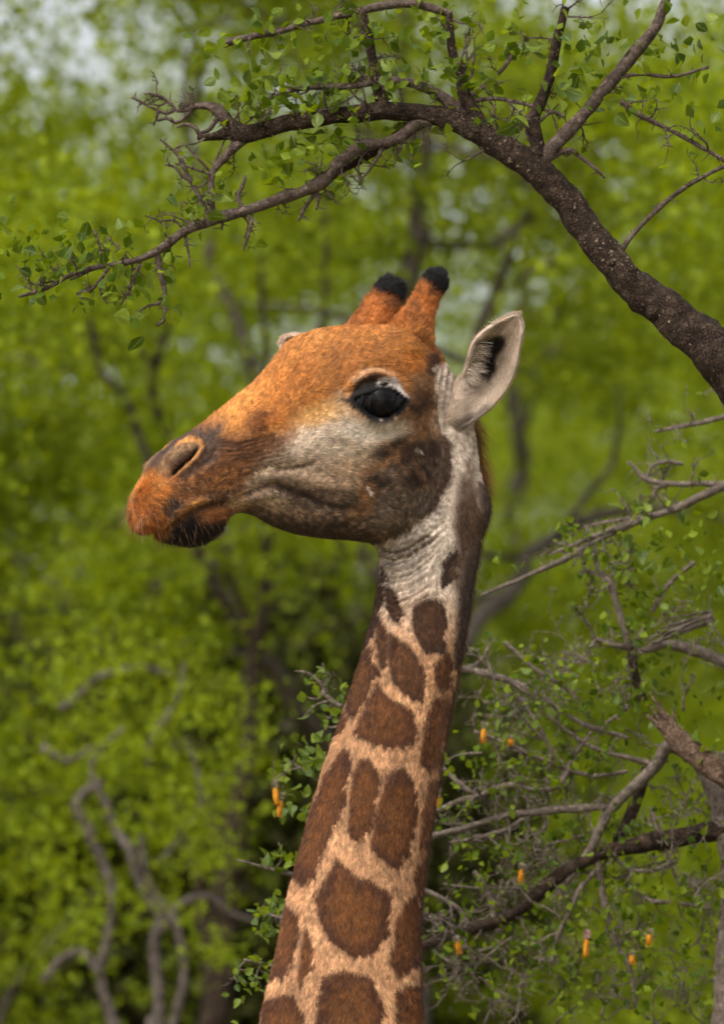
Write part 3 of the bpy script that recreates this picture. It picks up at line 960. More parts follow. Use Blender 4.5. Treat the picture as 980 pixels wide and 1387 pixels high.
    root = p[m[:, 0], m[:, 1]]; hn = nr[m[:, 0], m[:, 1]]; ht = tn[m[:, 0], m[:, 1]] * 0.4 + np.array([-0.2, 0, -0.7])
    hairs('whiskers', root, hn, unit(ht), RNG.uniform(0.010, 0.026, len(m)), np.tile(lin((150, 116, 84)), (len(m), 1)), 0.8, 0.00024, gir, 5, 0.2, 1.2)

    # ---- eyes, one on each side
    sidev = np.sin(np.linspace(0, 2 * np.pi, N_AROUND, endpoint=False))
    for sgn in (-1, 1):
        ok = (np.sign(sidev) == sgn)[None] & (xs < 20)[:, None]
        dist = np.where(ok, np.hypot(px - EYE[0], py - EYE[1]), 1e9)
        ring = np.argwhere(np.where(ok, np.abs(eye_sd + 3), 1e9) < 1.6)
        cpos = p[ring[:, 0], ring[:, 1]].mean(0); cn = unit(nr[ring[:, 0], ring[:, 1]].mean(0))
        rad = 29 * S
        eo = thing_eye(cpos - cn * rad * 0.80, rad, cn)
        if sgn < 0:
            lashes(p, nr, px, py, ok, eye_sd, eo)
    return p, nr, px, py, xs


def thing_eye(c, rad, n):
    m, nn, b, o = material('eye_surface')
    b.inputs['Base Color'].default_value = (0.006, 0.0055, 0.006, 1)
    b.inputs['Roughness'].default_value = 0.07; b.inputs['Specular IOR Level'].default_value = 0.09
    f = noise_node(nn, 60, 3, 0.5, coords(nn))
    cc = ramp(nn, f, [(0.35, (0.004, 0.0035, 0.004)), (0.75, (0.013, 0.011, 0.011))]); nn.links.new(cc, b.inputs['Base Color'])
    th = np.linspace(0.02, math.pi - 0.02, 40); ph = np.linspace(0, 2 * np.pi, 64, endpoint=False)
    r = rad * (1 + 0.10 * np.exp(-(th / 0.45) ** 2))                     # the cornea stands a little proud
    V = np.stack([r[:, None] * np.sin(th)[:, None] * np.cos(ph), r[:, None] * np.sin(th)[:, None] * np.sin(ph), r[:, None] * np.cos(th)[:, None] + 0 * ph], -1)
    q = Vector(n).to_track_quat('Z', 'Y').to_matrix()
    V = V.reshape(-1, 3) @ np.array(q).T + c
    return link('eye', mesh_np('eye', V, grid_faces(40, 64), m), gir)


def lashes(p, nr, px, py, ok, sd, eo):
    up = np.argwhere(ok & (np.abs(sd + 2.5) < 1.6) & (py < 540) & (px > 474) & (px < 545))
    lo = np.argwhere(ok & (np.abs(sd + 2.5) < 1.6) & (py > 556))
    a = up[RNG.choice(len(up), 150)]; b = lo[RNG.choice(len(lo), 110)]
    m = np.concatenate([a, b])
    root = p[m[:, 0], m[:, 1]]; hn = nr[m[:, 0], m[:, 1]]
    t = np.concatenate([np.tile([-0.35, -0.3, -0.62], (len(a), 1)), np.tile([-0.05, -0.2, -0.7], (len(b), 1))])
    L = np.concatenate([RNG.uniform(0.012, 0.026, len(a)), RNG.uniform(0.006, 0.014, len(b))])
    hairs('eyelashes', root, hn, unit(t), L, np.tile([0.006, 0.005, 0.005], (len(m), 1)), 0.75, 0.00030, gir, 5, 0.22, 1.0)


GP, GN, GX, GY, GXS = build_giraffe()


def yaw_depth(a, v):
    return (math.tan(TH) * min(a - A0, 0) + v * math.cos(TH)) * S


def ossicone(rows, v):
    """rows px py r: a horn rising from the skull, tufted black on top"""
    w = [(*P(a, b, yaw_depth(a, v)), r * S, r * S * 0.92) for a, b, r in rows]
    p = tube_rows(w, 64, 110)
    x, y = proj(p)
    f = fbm(p[..., 0] * 240, p[..., 2] * 240, p[..., 1] * 240, 3)
    f = f * 0.7 + 1.6 * fbm(p[..., 0] * 70, p[..., 2] * 70, p[..., 1] * 70, 2)
    p = p + (S * f)[..., None] * unit(p - p.mean(1, keepdims=True))
    nr, tn = grid_normals(p)
    if np.mean(np.sum(nr * (p - p.mean(1, keepdims=True)), -1)) < 0: nr = -nr
    tip = np.linspace(0, 1, 110)[:, None] + 0 * x
    n1 = fbm(x * 0.08, y * 0.08, v * 0.1, 3)
    c = np.zeros(p.shape) + lin((166, 98, 42))
    c = mixc(c, sstep(0.0, 0.8, n1), (124, 72, 32))
    hb = np.array([rr[1] for rr in rows]); top = hb.min()
    slope = (x - rows[-1][0]) * (-0.42)
    hgt = y - top + slope * -1 * 0
    band = 27 + 6 * n1 + (x - rows[-1][0]) * 0.62
    hd = coat(x, y, p); wb = sstep(58, 92, hgt)[..., None]; c = c * (1 - wb) + hd * wb
    c = mixc(c, 0.75 * sstep(band + 16, band, hgt), (84, 46, 24))
    c = mixc(c, sstep(band + 3, band - 3, hgt), (14, 11, 11))
    c = np.clip(c * (1 + 0.2 * fbm(x * 0.3, y * 0.3, 1.0, 2))[..., None], 0.003, 0.8)
    V = np.concatenate([p.reshape(-1, 3), p[-1].mean(0)[None]])
    na, nrw = 64, 110
    i = (nrw - 1) * na + np.arange(na); j = (nrw - 1) * na + (np.arange(na) + 1) % na
    F = grid_faces(nrw, na).tolist() + np.stack([np.full(na, len(V) - 1), i, j], -1).tolist()
    me = bpy.data.meshes.new('ossicone'); me.from_pydata(V.tolist(), [], F)
    me.polygons.foreach_set('use_smooth', np.ones(len(me.polygons), bool)); me.materials.append(M_SKIN)
    set_colour(me, np.concatenate([c.reshape(-1, 3), c[-1].mean(0)[None]])); me.update()
    o = link('ossicone', me, gir)
    n = 22000
    root, (hn, ht, hc, hh) = scatter_grid(p, [nr, tn, c, np.stack([hgt, band], -1)], n)
    blk = sstep(2, -4, hh[:, 0] - hh[:, 1])
    L = (0.0072 + 0.0022 * blk) * RNG.uniform(0.6, 1.4, n)
    tag(hairs('fur', root, unit(hn), unit(ht), L, hc * np.exp(RNG.normal(0, 0.2, n))[:, None], 0.32 + 0.15 * blk, 0.00034, o, 4, 0.34, 1.15), kind='stuff')


ossicone([(550, 486, 30), (553, 472, 31), (556, 456, 30.5), (561, 438, 26.5), (569, 420, 19.5), (576, 404, 17), (582, 392, 17), (588, 382, 16.5), (592, 373, 13.5), (594, 368, 8), (594, 366, 2)], -40)
ossicone([(492, 480, 38), (497, 462, 36), (503, 446, 31), (512, 425, 25.5), (522, 405, 22.5), (528, 394, 20), (533, 386, 16), (536, 382, 9), (536, 381, 2)], 60)


def ear(left, right, mid, ydepth, cup, hair=True):
    """left/right edges and middle line from base to tip in photo pixels with depth, cupped by `cup` metres"""
    ns, nt = 90, 60
    s = np.linspace(0, 1, ns)

    def ev(pts):
        pts = np.asarray(pts, float); x = np.linspace(0, 1, len(pts)); return np.stack([pchip(x, pts[:, k], s) for k in range(2)], -1)
    Lr, Rr, Mr = ev(left), ev(right), ev(mid)
    t = np.linspace(-1, 1, nt)
    wl = np.clip(-t, 0, 1)[None, :, None]; wr = np.clip(t, 0, 1)[None, :, None]
    # bias so that the walls turn over near the rims
    uv = Mr[:, None] * (1 - wl - wr) + Lr[:, None] * wl + Rr[:, None] * wr
    yd = np.interp(s, np.linspace(0, 1, len(ydepth)), ydepth)
    cp = np.interp(s, np.linspace(0, 1, len(cup)), cup)
    prof = 1 - np.abs(t) ** 2.6
    lip = -0.006 * np.exp(-((np.abs(t) - 0.93) / 0.08) ** 2)
    y = yd[:, None] + cp[:, None] * prof[None] + lip[None] * np.minimum(1, 6 * (1 - s) + 0.1)[:, None]
    p = P(uv[..., 0], uv[..., 1], y)
    return p, uv, s, t


def ear_object(p, colour_in, colour_out, thick, inner_hair=None):
    nr, tn = grid_normals_open(p)
    if np.mean(nr[..., 1]) > 0: nr = -nr            # towards the opening
    back = p - nr * thick
    ns, nt = p.shape[:2]
    V = np.concatenate([p.reshape(-1, 3), back.reshape(-1, 3)])
    F = np.concatenate([grid_faces(ns, nt, False), grid_faces(ns, nt, False, ns * nt)[:, ::-1]])
    rim = [(0, j) for j in range(nt)] + [(i, nt - 1) for i in range(1, ns)] + [(ns - 1, j) for j in range(nt - 2, -1, -1)] + [(i, 0) for i in range(ns - 2, 0, -1)]
    r = np.array([i * nt + j for i, j in rim]); r2 = np.roll(r, -1)
    F = np.concatenate([F, np.stack([r, r + ns * nt, r2 + ns * nt, r2], -1)])
    me = mesh_np('ear', V, F, M_SKIN)
    set_colour(me, np.concatenate([colour_in.reshape(-1, 3), colour_out.reshape(-1, 3)]))
    o = link('ear', me, gir)
    n = 20000
    root, (hn, ht, hc) = scatter_grid(p, [nr, tn, colour_in], n, False)
    L = 0.0085 * RNG.uniform(0.4, 1.4, n)
    root2, (hn2, ht2, hc2) = scatter_grid(back, [-nr, tn, colour_out], n, False)
    tag(hairs('fur', np.concatenate([root, root2]), unit(np.concatenate([hn, hn2])), unit(np.concatenate([ht, ht2])), np.concatenate([L, L]),
              np.concatenate([hc, hc2]) * np.exp(RNG.normal(0, 0.25, 2 * n))[:, None], 0.42, 0.0003, o, 4, 0.15, 1.1), kind='stuff')
    if inner_hair is not None:
        root, t, L, c = inner_hair(p, nr)
        hairs('ear_hair', root, np.tile([0, -1.0, 0], (len(root), 1)), t, L, c, 0.35, 0.0003, o, 6, 0.3, 1.2)
    return o


def grid_normals_open(p):
    du = np.gradient(p, axis=0); dv = np.gradient(p, axis=1)
    return unit(np.cross(dv, du)), unit(du)


def near_ear():
    left = [(610, 536), (617, 516), (627, 503), (634, 487), (641, 466), (654, 450), (672, 437), (690, 428), (700, 427)]
    right = [(602, 584), (616, 585), (632, 578), (651, 564), (671, 543), (687, 521), (697, 496), (704, 468), (707, 445), (701, 428)]
    mid = [(604, 566), (615, 552), (628, 541), (640, 525), (650, 508), (660, 488), (669, 470), (680, 452), (692, 438), (701, 427)]
    y0 = -0.050
    p, uv, s, t = ear(left, right, mid, [y0, y0 - 0.01, y0 - 0.028, y0 - 0.05, y0 - 0.07, y0 - 0.08, y0 - 0.085], [-0.024, -0.026, -0.020, 0.012, 0.05, 0.058, 0.050, 0.034, 0.016, 0.005, 0.0])
    x, y = uv[..., 0], uv[..., 1]
    n1 = fbm(x * 0.07, y * 0.07, 2.0, 3)
    c = np.zeros(p.shape) + lin((194, 176, 158)); c = c * (1 + 0.10 * n1)[..., None]
    X, Y = x + 3 * n1, y + 3 * fbm(x * 0.07, y * 0.07, 8.0, 3)
    sd = poly_sd(X, Y, [(642, 468), (664, 459), (684, 456), (681, 474), (673, 488), (673, 506), (661, 522), (650, 520), (640, 500)])
    c = mixc(c, sstep(-4, 5, sd), (36, 30, 29))
    c = mixc(c, 0.55 * sstep(-3, 6, poly_sd(X, Y, [(638, 480), (652, 488), (660, 512), (650, 528), (636, 532), (630, 520)])), (120, 106, 96))
    low2 = sstep(-3, 8, poly_sd(X, Y, [(590, 604), (596, 580), (618, 569), (640, 558), (656, 548), (670, 550), (640, 596), (612, 608)]))
    c = mixc(c, 0.8 * low2, (104, 90, 80))
    co = np.zeros(p.shape) + lin((176, 152, 132))
    low = sstep(0.55, 0.15, s)[:, None] + 0 * x
    c = mixc(c, 0.35 * sstep(0.25, 0.05, s)[:, None] + 0 * x, (190, 170, 150))
    co = mixc(co, 0.6 * low, (98, 84, 76))

    def inner(p, nr):
        n = 300
        i = RNG.integers(24, 50, n); j = RNG.integers(3, 17, n)
        root = p[i, j]
        tgt = np.tile([0.75, 0.1, -0.25], (n, 1)) + RNG.normal(0, 0.12, (n, 3))
        cc = np.tile(lin((205, 188, 170)), (n, 1)) * np.exp(RNG.normal(0, 0.2, n))[:, None]
        n2 = 16
        i2 = RNG.integers(46, 70, n2); r2 = p[i2, 0]
        t2 = np.tile([-0.8, -0.1, 0.6], (n2, 1)) + RNG.normal(0, 0.25, (n2, 3))
        c2 = np.tile(lin((220, 206, 188)), (n2, 1))
        return np.concatenate([root, r2]), unit(np.concatenate([tgt, t2])), np.concatenate([RNG.uniform(0.015, 0.036, n), RNG.uniform(0.006, 0.018, n2)]), np.concatenate([cc, c2])
    ear_object(p, c, co, 0.005, inner)


def far_ear():
    left = [(575, 520), (540, 505), (490, 485), (440, 462), (410, 455), (396, 454), (386, 457), (382, 464)]
    right = [(570, 545), (530, 535), (480, 520), (440, 505), (415, 492), (398, 482), (386, 474), (382, 466)]
    mid = [(572, 532), (535, 520), (485, 502), (440, 484), (412, 474), (397, 468), (386, 466), (382, 465)]
    d0 = 0.075
    p, uv, s, t = ear(left, right, mid, [d0, d0 + 0.03, d0 + 0.05, d0 + 0.05], [0.0, 0.02, 0.035, 0.03, 0.018, 0.008, 0.0])
    c = np.zeros(p.shape) + lin((208, 182, 160))
    ear_object(p, c, c * 0.95, 0.005)


near_ear()
far_ear()

# ------------------------------------------------------------------ woody plants traced branch by branch
def rows(pts, Y):
    """(px, py, r[, dy]) in photo pixels at distance Y behind the giraffe -> x y z r in metres"""
    sc = S * (D + Y) / D
    out = []
    for q in pts:
        y = Y + (q[3] if len(q) > 3 else 0.0)
        out.append((*P(q[0], q[1], y), q[2] * sc))
    return out


class Plant:
    """collects limbs, twigs and leaves of one tree or bush"""
    def __init__(self, root, Y, bark, twigbark):
        self.root, self.Y, self.bark, self.twig = root, Y, bark, twigbark
        self.sc = S * (D + Y) / D
        self.spots = []               # (pos, dir) where leaves may sit
        self.nleaf = 0; self.leafscale = 1.0

    def limb(self, name, pts, sides=14, wob=1.2, rough=0.12, thorns=0.0, bark=None, extra=None, knots=0):
        mb = MB()
        p = mb.tube(rows(pts, self.Y), sides, 4.0 * self.sc if pts[0][2] > 9 else 3.0 * self.sc, wob * self.sc, rough)
        step = 4.0 if pts[0][2] > 9 else 3.0
        for k in range(int(knots)):
            i = RNG.integers(3, len(p) - 2); r = p[i, 3]
            d = rand_dir(); d[1] -= 0.6
            q = p[i, :3] + unit(d) * r * 0.7
            mb.tube([[*(q - unit(d) * r * 0.4), r * 0.42], [*(q + unit(d) * r * 0.25), r * 0.34], [*(q + unit(d) * r * 0.45), r * 0.1]], 7, r * 0.2, 0, 0.25)
        if thorns:
            for i in range(2, len(p) - 1):
                if RNG.random() < thorns:
                    t = p[min(i + 1, len(p) - 1), :3] - p[i - 1, :3]
                    d = np.cross(t, rand_dir()); d = unit(d) + unit(t) * RNG.uniform(-0.3, 0.7)
                    L = RNG.uniform(7, 19) * self.sc
                    thorn(mb, p[i, :3], d, L, min(1.15 * self.sc, p[i, 3] * 0.6))
        for e in extra or []:
            mb.tube(rows(e, self.Y), 7, 3 * self.sc, 0.8 * self.sc, 0.1)
        mb.build(name, bark or self.bark, self.root)
        return p

    def twiglets(self, p, n, length, r=1.6, droop=0.0, leafy=True, bark=None, spread=1.0, sub=1, up=0.0):
        """side shoots on a traced limb: crooked, thorny, each its own piece"""
        for _ in range(n):
            i = RNG.integers(1, len(p) - 1)
            t = unit(p[min(i + 2, len(p) - 1), :3] - p[max(i - 2, 0), :3])
            d = unit(np.cross(t, rand_dir())) * spread + t * RNG.uniform(-0.2, 0.8); d[1] *= 0.7
            d[2] += up - droop; d = unit(d)
            L = 1.35 * length * RNG.uniform(0.4, 1.4) * self.sc
            self.shoot(p[i, :3], d, L, r, leafy, bark, sub)

    def shoot(self, a, d, L, r, leafy=True, bark=None, sub=2, name='twig'):
        mb = MB()

        def grow(a, d, L, r, lev):
            n = 5; pts = [[*a, r * self.sc]]; q = np.array(a); dd = np.array(d)
            for k in range(n):
                dd = unit(dd + RNG.normal(0, 0.28, 3) * [1, 0.7, 1])
                q = q + dd * L / n
                pts.append([*q, r * self.sc * (1 - 0.7 * (k + 1) / n)])
                if RNG.random() < 0.42:
                    thorn(mb, q, unit(np.cross(dd, rand_dir())) + dd * 0.3, RNG.uniform(5, 14) * self.sc, 0.75 * self.sc)
                if leafy and k > 0: self.spots.append((q.copy(), dd.copy()))
                if lev > 0 and RNG.random() < 0.55:
                    grow(q, unit(dd + rand_dir() * 0.9), L * RNG.uniform(0.3, 0.6), r * 0.6, lev - 1)
            mb.tube(pts, 6, max(L / 14, 0.002), 0.6 * self.sc, 0.08)
        grow(np.array(a), np.array(d), L, r, sub)
        mb.build(name, bark or self.twig, self.root)

    def leaves(self, pos, d, size):
        """first 300 are single leaves, the rest goes to one mass"""
        pos, d, size = np.asarray(pos), np.asarray(d), np.asarray(size)
        k = max(0, min(len(pos), 300 - self.nleaf))
        for i in range(k):
            leaf_obj(self.root, pos[i], d[i], size[i], RNG.uniform(0, 6.28))
        self.nleaf += k
        return pos[k:], d[k:], size[k:]

    def cluster(self, px, py, sx, sy, n, size=17, dy=0.05, up=0.2):
        pos = P(RNG.normal(px, sx, n), RNG.normal(py, sy, n), self.Y + RNG.normal(0, dy, n))
        d = RNG.normal(0, 1, (n, 3)) + [0, -0.25, up]
        return pos, unit(d), self.leafscale * size * self.sc * RNG.uniform(0.6, 1.25, n)

    def finish(self, parts, spot_n=0, size=16):
        """parts: list of (pos, dir, size) in order of importance"""
        ps, ds, ss = [], [], []
        for a, b, c in parts: ps.append(a); ds.append(b); ss.append(c)
        if spot_n and self.spots:
            k = RNG.integers(0, len(self.spots), spot_n)
            sp = np.array([self.spots[i][0] for i in k]) + RNG.normal(0, 2.5 * self.sc, (spot_n, 3))
            sd = np.array([self.spots[i][1] for i in k]) * 0.5 + RNG.normal(0, 0.8, (spot_n, 3)) + [0, -0.15, 0.1]
            ps.append(sp); ds.append(unit(sd)); ss.append(self.leafscale * size * self.sc * RNG.uniform(0.55, 1.25, spot_n))
        pos, d, s = np.concatenate(ps), np.concatenate(ds), np.concatenate(ss)
        x, y = proj(pos)
        seen = (x > -20) & (x < W + 20) & (y > -20) & (y < H + 20)
        o = np.argsort(-(s * seen), kind='stable'); pos, d, s = pos[o], d[o], s[o]
        a, b, c = self.leaves(pos, d, s)
        if len(a): tag(link('foliage', leaf_mass('foliage', a, b, c, M_LEAFS, self.root), self.root), kind='stuff')


# ------------------------------------------------------------------ the thorn tree whose bough arches over the giraffe
def bough_tree():
    Y = 0.55
    base = P(1190, 3500, Y); base[2] = 0
    t = thing('thorn_tree', (base[0], Y, 0.0), 'dark barked thorny tree reaching a thick arching bough over the giraffe', 'tree')
    pl = Plant(t, Y, M_BARK, M_TWIG)
    pl.leafscale = 1.12
    pl.limb('trunk', [(1190, 3800, 95), (1175, 2600, 74), (1170, 1700, 62), (1150, 1100, 54), (1090, 720, 46), (1010, 522, 36)], 18, 4, 0.14)
    A = pl.limb('limb', [(1016, 530, 36), (955, 468, 32), (900, 422, 28), (866, 398, 25), (832, 362, 22.5), (790, 303, 21), (748, 250, 20), (718, 225, 20), (685, 202, 18.5), (645, 176, 17.5), (610, 160, 15), (575, 154, 12.5),
                         (540, 152, 13), (490, 153, 12.5), (440, 158, 12), (395, 166, 12), (355, 178, 12), (325, 182, 13), (308, 180, 10), (290, 184, 6), (268, 186, 5)], 20, 1.6, 0.17, 0.10, knots=26)
    Bl = pl.limb('limb', [(588, 160, 9), (562, 170, 8), (540, 186, 7), (520, 192, 7), (490, 197, 9), (468, 210, 9.5), (448, 232, 10), (430, 250, 10), (412, 258, 8.5), (380, 268, 7.5), (330, 286, 7.5), (285, 299, 7), (250, 314, 6.5), (216, 338, 6), (192, 350, 4.5),
                          (165, 357, 4.5), (130, 362, 4), (98, 372, 3.5), (60, 392, 3), (25, 402, 2)], 12, 1.2, 0.14, 0.14, M_TWIG, knots=14)
    B2 = pl.limb('limb', [(575, 158, 8, .04), (545, 178, 7, .05), (515, 200, 6.5, .05), (485, 218, 6, .04), (460, 232, 6, .02), (440, 246, 6)], 10, 1.2, 0.14, 0.12, M_BARK)
    C1 = pl.limb('limb', [(334, 185, 8), (318, 198, 7), (304, 214, 6), (292, 228, 5), (287, 240, 4.5), (288, 262, 4), (288, 290, 4)], 9, 0.8, 0.16, 0.10, M_TWIG)
    pl.limb('twig', [(216, 188, 1.3), (230, 200, 2), (244, 214, 2.6), (253, 235, 3), (259, 246, 3.6), (268, 264, 3), (277, 280, 2.6), (284, 295, 2.5)], 7, 0.9, 0.12, 0.35, M_TWIG)
    pl.limb('twig', [(243, 196, 1.4), (242, 210, 2), (248, 226, 2), (256, 243, 2.6)], 6, 0.8, 0.1, 0.4, M_TWIG)
    pl.limb('twig', [(222, 222, 1.4), (236, 226, 2), (246, 238, 2.6), (258, 246, 2.6)], 6, 0.8, 0.1, 0.4, M_TWIG)
    pl.limb('twig', [(237, 221, 1.2), (262, 228, 1.8), (285, 236, 2)], 6, 0.8, 0.1, 0.3, M_TWIG)
    pl.limb('twig', [(248, 193, 1.0), (262, 208, 1.4), (276, 222, 1.8), (288, 236, 2)], 6, 0.8, 0.1, 0.2, M_TWIG)
    pl.limb('twig', [(306, 188, 1.0), (296, 208, 1.6), (288, 228, 1.8)], 6, 0.6, 0.1, 0.2, M_TWIG)
    # the knotted spur at the bough's end
    E = pl.limb('limb', [(330, 178, 9), (312, 166, 8), (298, 152, 8), (284, 144, 6.5), (268, 144, 5), (255, 148, 4), (242, 150, 3.4), (232, 140, 3.2), (220, 132, 3), (206, 127, 2.5), (196, 127, 2)], 10, 1.0, 0.2, 0.35, M_TWIG, knots=6)
    for tw in ([(262, 146, 3), (250, 160, 2.8), (238, 166, 2.4), (228, 161, 2.2), (214, 164, 2)], [(236, 150, 3), (226, 154, 2.6), (214, 150, 2.6), (202, 144, 2.2), (190, 138, 2), (178, 132, 1.4)],
               [(272, 186, 3), (264, 172, 3), (252, 168, 2.6), (240, 172, 2)], [(300, 156, 4), (290, 165, 3.6), (282, 176, 3.2), (270, 180, 2)], [(214, 150, 2.4), (212, 160, 2), (208, 170, 1.4)],
               [(262, 148, 1.6), (258, 132, 1.3), (264, 117, 1)], [(246, 152, 1.6), (250, 138, 1.2), (248, 126, .9)], [(226, 137, 2), (216, 142, 1.8), (206, 140, 1.2)]):
        pl.limb('twig', tw, 7, 1.2, 0.18, 0.45, M_TWIG)
    # upper boughs
    U1 = pl.limb('limb', [(640, 170, 10), (618, 148, 9), (598, 132, 8), (572, 118, 7), (545, 110, 6), (515, 110, 5), (480, 116, 4.5), (440, 118, 4), (405, 120, 3.4), (375, 128, 3), (352, 140, 2)], 10, 1.3, 0.14, 0.14, M_TWIG)
    U2 = pl.limb('limb', [(520, 148, 9), (514, 130, 9), (510, 108, 8), (506, 88, 7), (500, 55, 6), (490, 10, 5)], 10, 1.0, 0.15, 0.1)
    U3 = pl.limb('limb', [(655, 180, 14), (636, 150, 11), (628, 128, 9), (622, 100, 7), (612, 70, 6), (608, 20, 5)], 10, 1.4, 0.2, 0.1)
    U4 = pl.limb('limb', [(728, 236, 12), (727, 205, 10.5), (722, 178, 10), (718, 164, 11), (722, 156, 9), (734, 130, 8), (744, 100, 8), (752, 60, 7), (765, 10, 6)], 12, 1.0, 0.15, 0.06)
    U5 = pl.limb('limb', [(735, 218, 10), (748, 198, 10), (770, 176, 10), (790, 154, 9), (812, 128, 9), (834, 102, 8.5), (858, 74, 8), (890, 30, 7), (905, -10, 6)], 12, 1.0, 0.14, 0.06, M_TWIG)
    U6 = pl.limb('limb', [(812, 126, 4), (835, 132, 4), (852, 146, 4), (875, 160, 3.6), (900, 172, 3.4), (950, 200, 3), (990, 224, 2.4)], 8, 1.0, 0.14, 0.15, M_TWIG)
    U7 = pl.limb('twig', [(744, 216, 4), (760, 206, 4), (772, 203, 4), (784, 212, 3.2), (800, 224, 3), (818, 241, 2)], 8, 0.8, 0.16, 0.12, M_TWIG)
    U8 = pl.limb('twig', [(838, 342, 4), (852, 322, 3.6), (874, 298, 3.4), (902, 272, 3.4), (940, 246, 3), (985, 222, 3)], 8, 0.9, 0.14, 0.08, M_TWIG)
    U9 = pl.limb('twig', [(612, 142, 4), (640, 137, 3.6), (672, 134, 3.2), (705, 140, 3), (735, 148, 2.6), (764, 158, 2)], 7, 0.9, 0.14, 0.1, M_TWIG)
    U10 = pl.limb('twig', [(628, 136, 4), (650, 122, 3.4), (668, 106, 3.2), (682, 90, 3), (700, 60, 2.6)], 7, 0.9, 0.14, 0.14, M_TWIG)
    U11 = pl.limb('twig', [(765, 158, 2), (745, 152, 2.6), (735, 160, 2.2), (722, 172, 1.2)], 6, 0.8, 0.1, 0.0, M_TWIG)
    U12 = pl.limb('twig', [(836, 104, 3), (866, 100, 3), (905, 104, 2.6), (960, 92, 2)], 6, 0.9, 0.1, 0.15, M_TWIG)
    U13 = pl.limb('limb', [(300, 60, 5), (380, 40, 5), (470, 20, 5), (560, 5, 6), (610, 20, 6)], 8, 1.4, 0.14, 0.15, M_TWIG)
    # hanging thorny shoots
    for tw in ([(430, 256, 4), (422, 270, 3), (412, 284, 3), (405, 300, 1.6)], [(428, 258, 3), (430, 270, 2.6), (428, 284, 1.6)], [(436, 252, 2), (448, 266, 1.6), (456, 276, 1)],
               [(340, 288, 3), (338, 305, 2.6), (334, 320, 2.2), (328, 338, 1.4)], [(250, 318, 2.4), (254, 338, 2), (258, 362, 1)], [(302, 296, 2), (300, 312, 1.4)],
               [(214, 344, 4), (217, 368, 4), (222, 392, 3.4), (224, 400, 2.4)], [(220, 408, 2.6), (224, 420, 2.6), (222, 434, 2.2), (212, 442, 1.4)], [(224, 398, 2.4), (218, 410, 2.6), (204, 414, 1.8), (190, 422, 1.2)],
               [(190, 352, 3), (184, 372, 2.6), (176, 392, 2), (164, 412, 1.2)], [(150, 360, 3), (138, 376, 2.6), (124, 392, 2.4), (104, 398, 1.8)], [(128, 364, 2.4), (112, 372, 2), (96, 380, 1.4)],
               [(140, 372, 2), (136, 392, 1.8), (146, 412, 1.2)], [(110, 366, 2), (96, 350, 2), (92, 338, 1.2)], [(140, 358, 2), (134, 330, 2), (128, 312, 1.4)], [(170, 354, 2), (160, 336, 1.6), (146, 322, 1.2)],
               [(330, 285, 3), (322, 268, 3.4), (330, 248, 2.6), (333, 238, 1.6)], [(322, 270, 2), (317, 258, 1.6)], [(250, 312, 2), (238, 300, 1.8), (214, 300, 1.4)], [(225, 320, 2), (218, 302, 1.6), (196, 292, 1)],
               [(560, 172, 3), (560, 200, 2.4), (556, 226, 1.4)], [(566, 170, 2.4), (572, 188, 2), (568, 206, 1)], [(520, 192, 3), (512, 212, 2.4), (498, 232, 2), (484, 246, 1)], [(548, 184, 2), (540, 206, 1.6), (532, 228, 1)],
               [(600, 165, 3), (596, 178, 2), (604, 186, 1)], [(585, 166, 2.4), (580, 178, 2), (582, 196, 1)], [(498, 200, 2), (486, 222, 1.6), (488, 250, 1)]):
        pl.limb('twig', tw, 7, 1.0, 0.16, 0.5, M_TWIG)
    pl.twiglets(Bl, 26, 30, 1.6, 0.1)
    pl.twiglets(A[len(A) // 2:], 16, 46, 1.8, -0.1, up=0.5)
    pl.twiglets(U1, 16, 40, 1.7, up=0.2)
    pl.twiglets(E, 8, 22, 1.5, leafy=False)
    pl.twiglets(C1, 6, 34, 1.4)
    pl.twiglets(B2, 8, 36, 1.5)
    for q in (U2, U3, U4, U5, U6, U13): pl.twiglets(q, 7, 46, 1.7)
    pl.twiglets(U9, 4, 26, 1.4); pl.twiglets(U8, 3, 16, 1.3, leafy=False); pl.twiglets(U10, 4, 26, 1.4)
    cl = pl.cluster
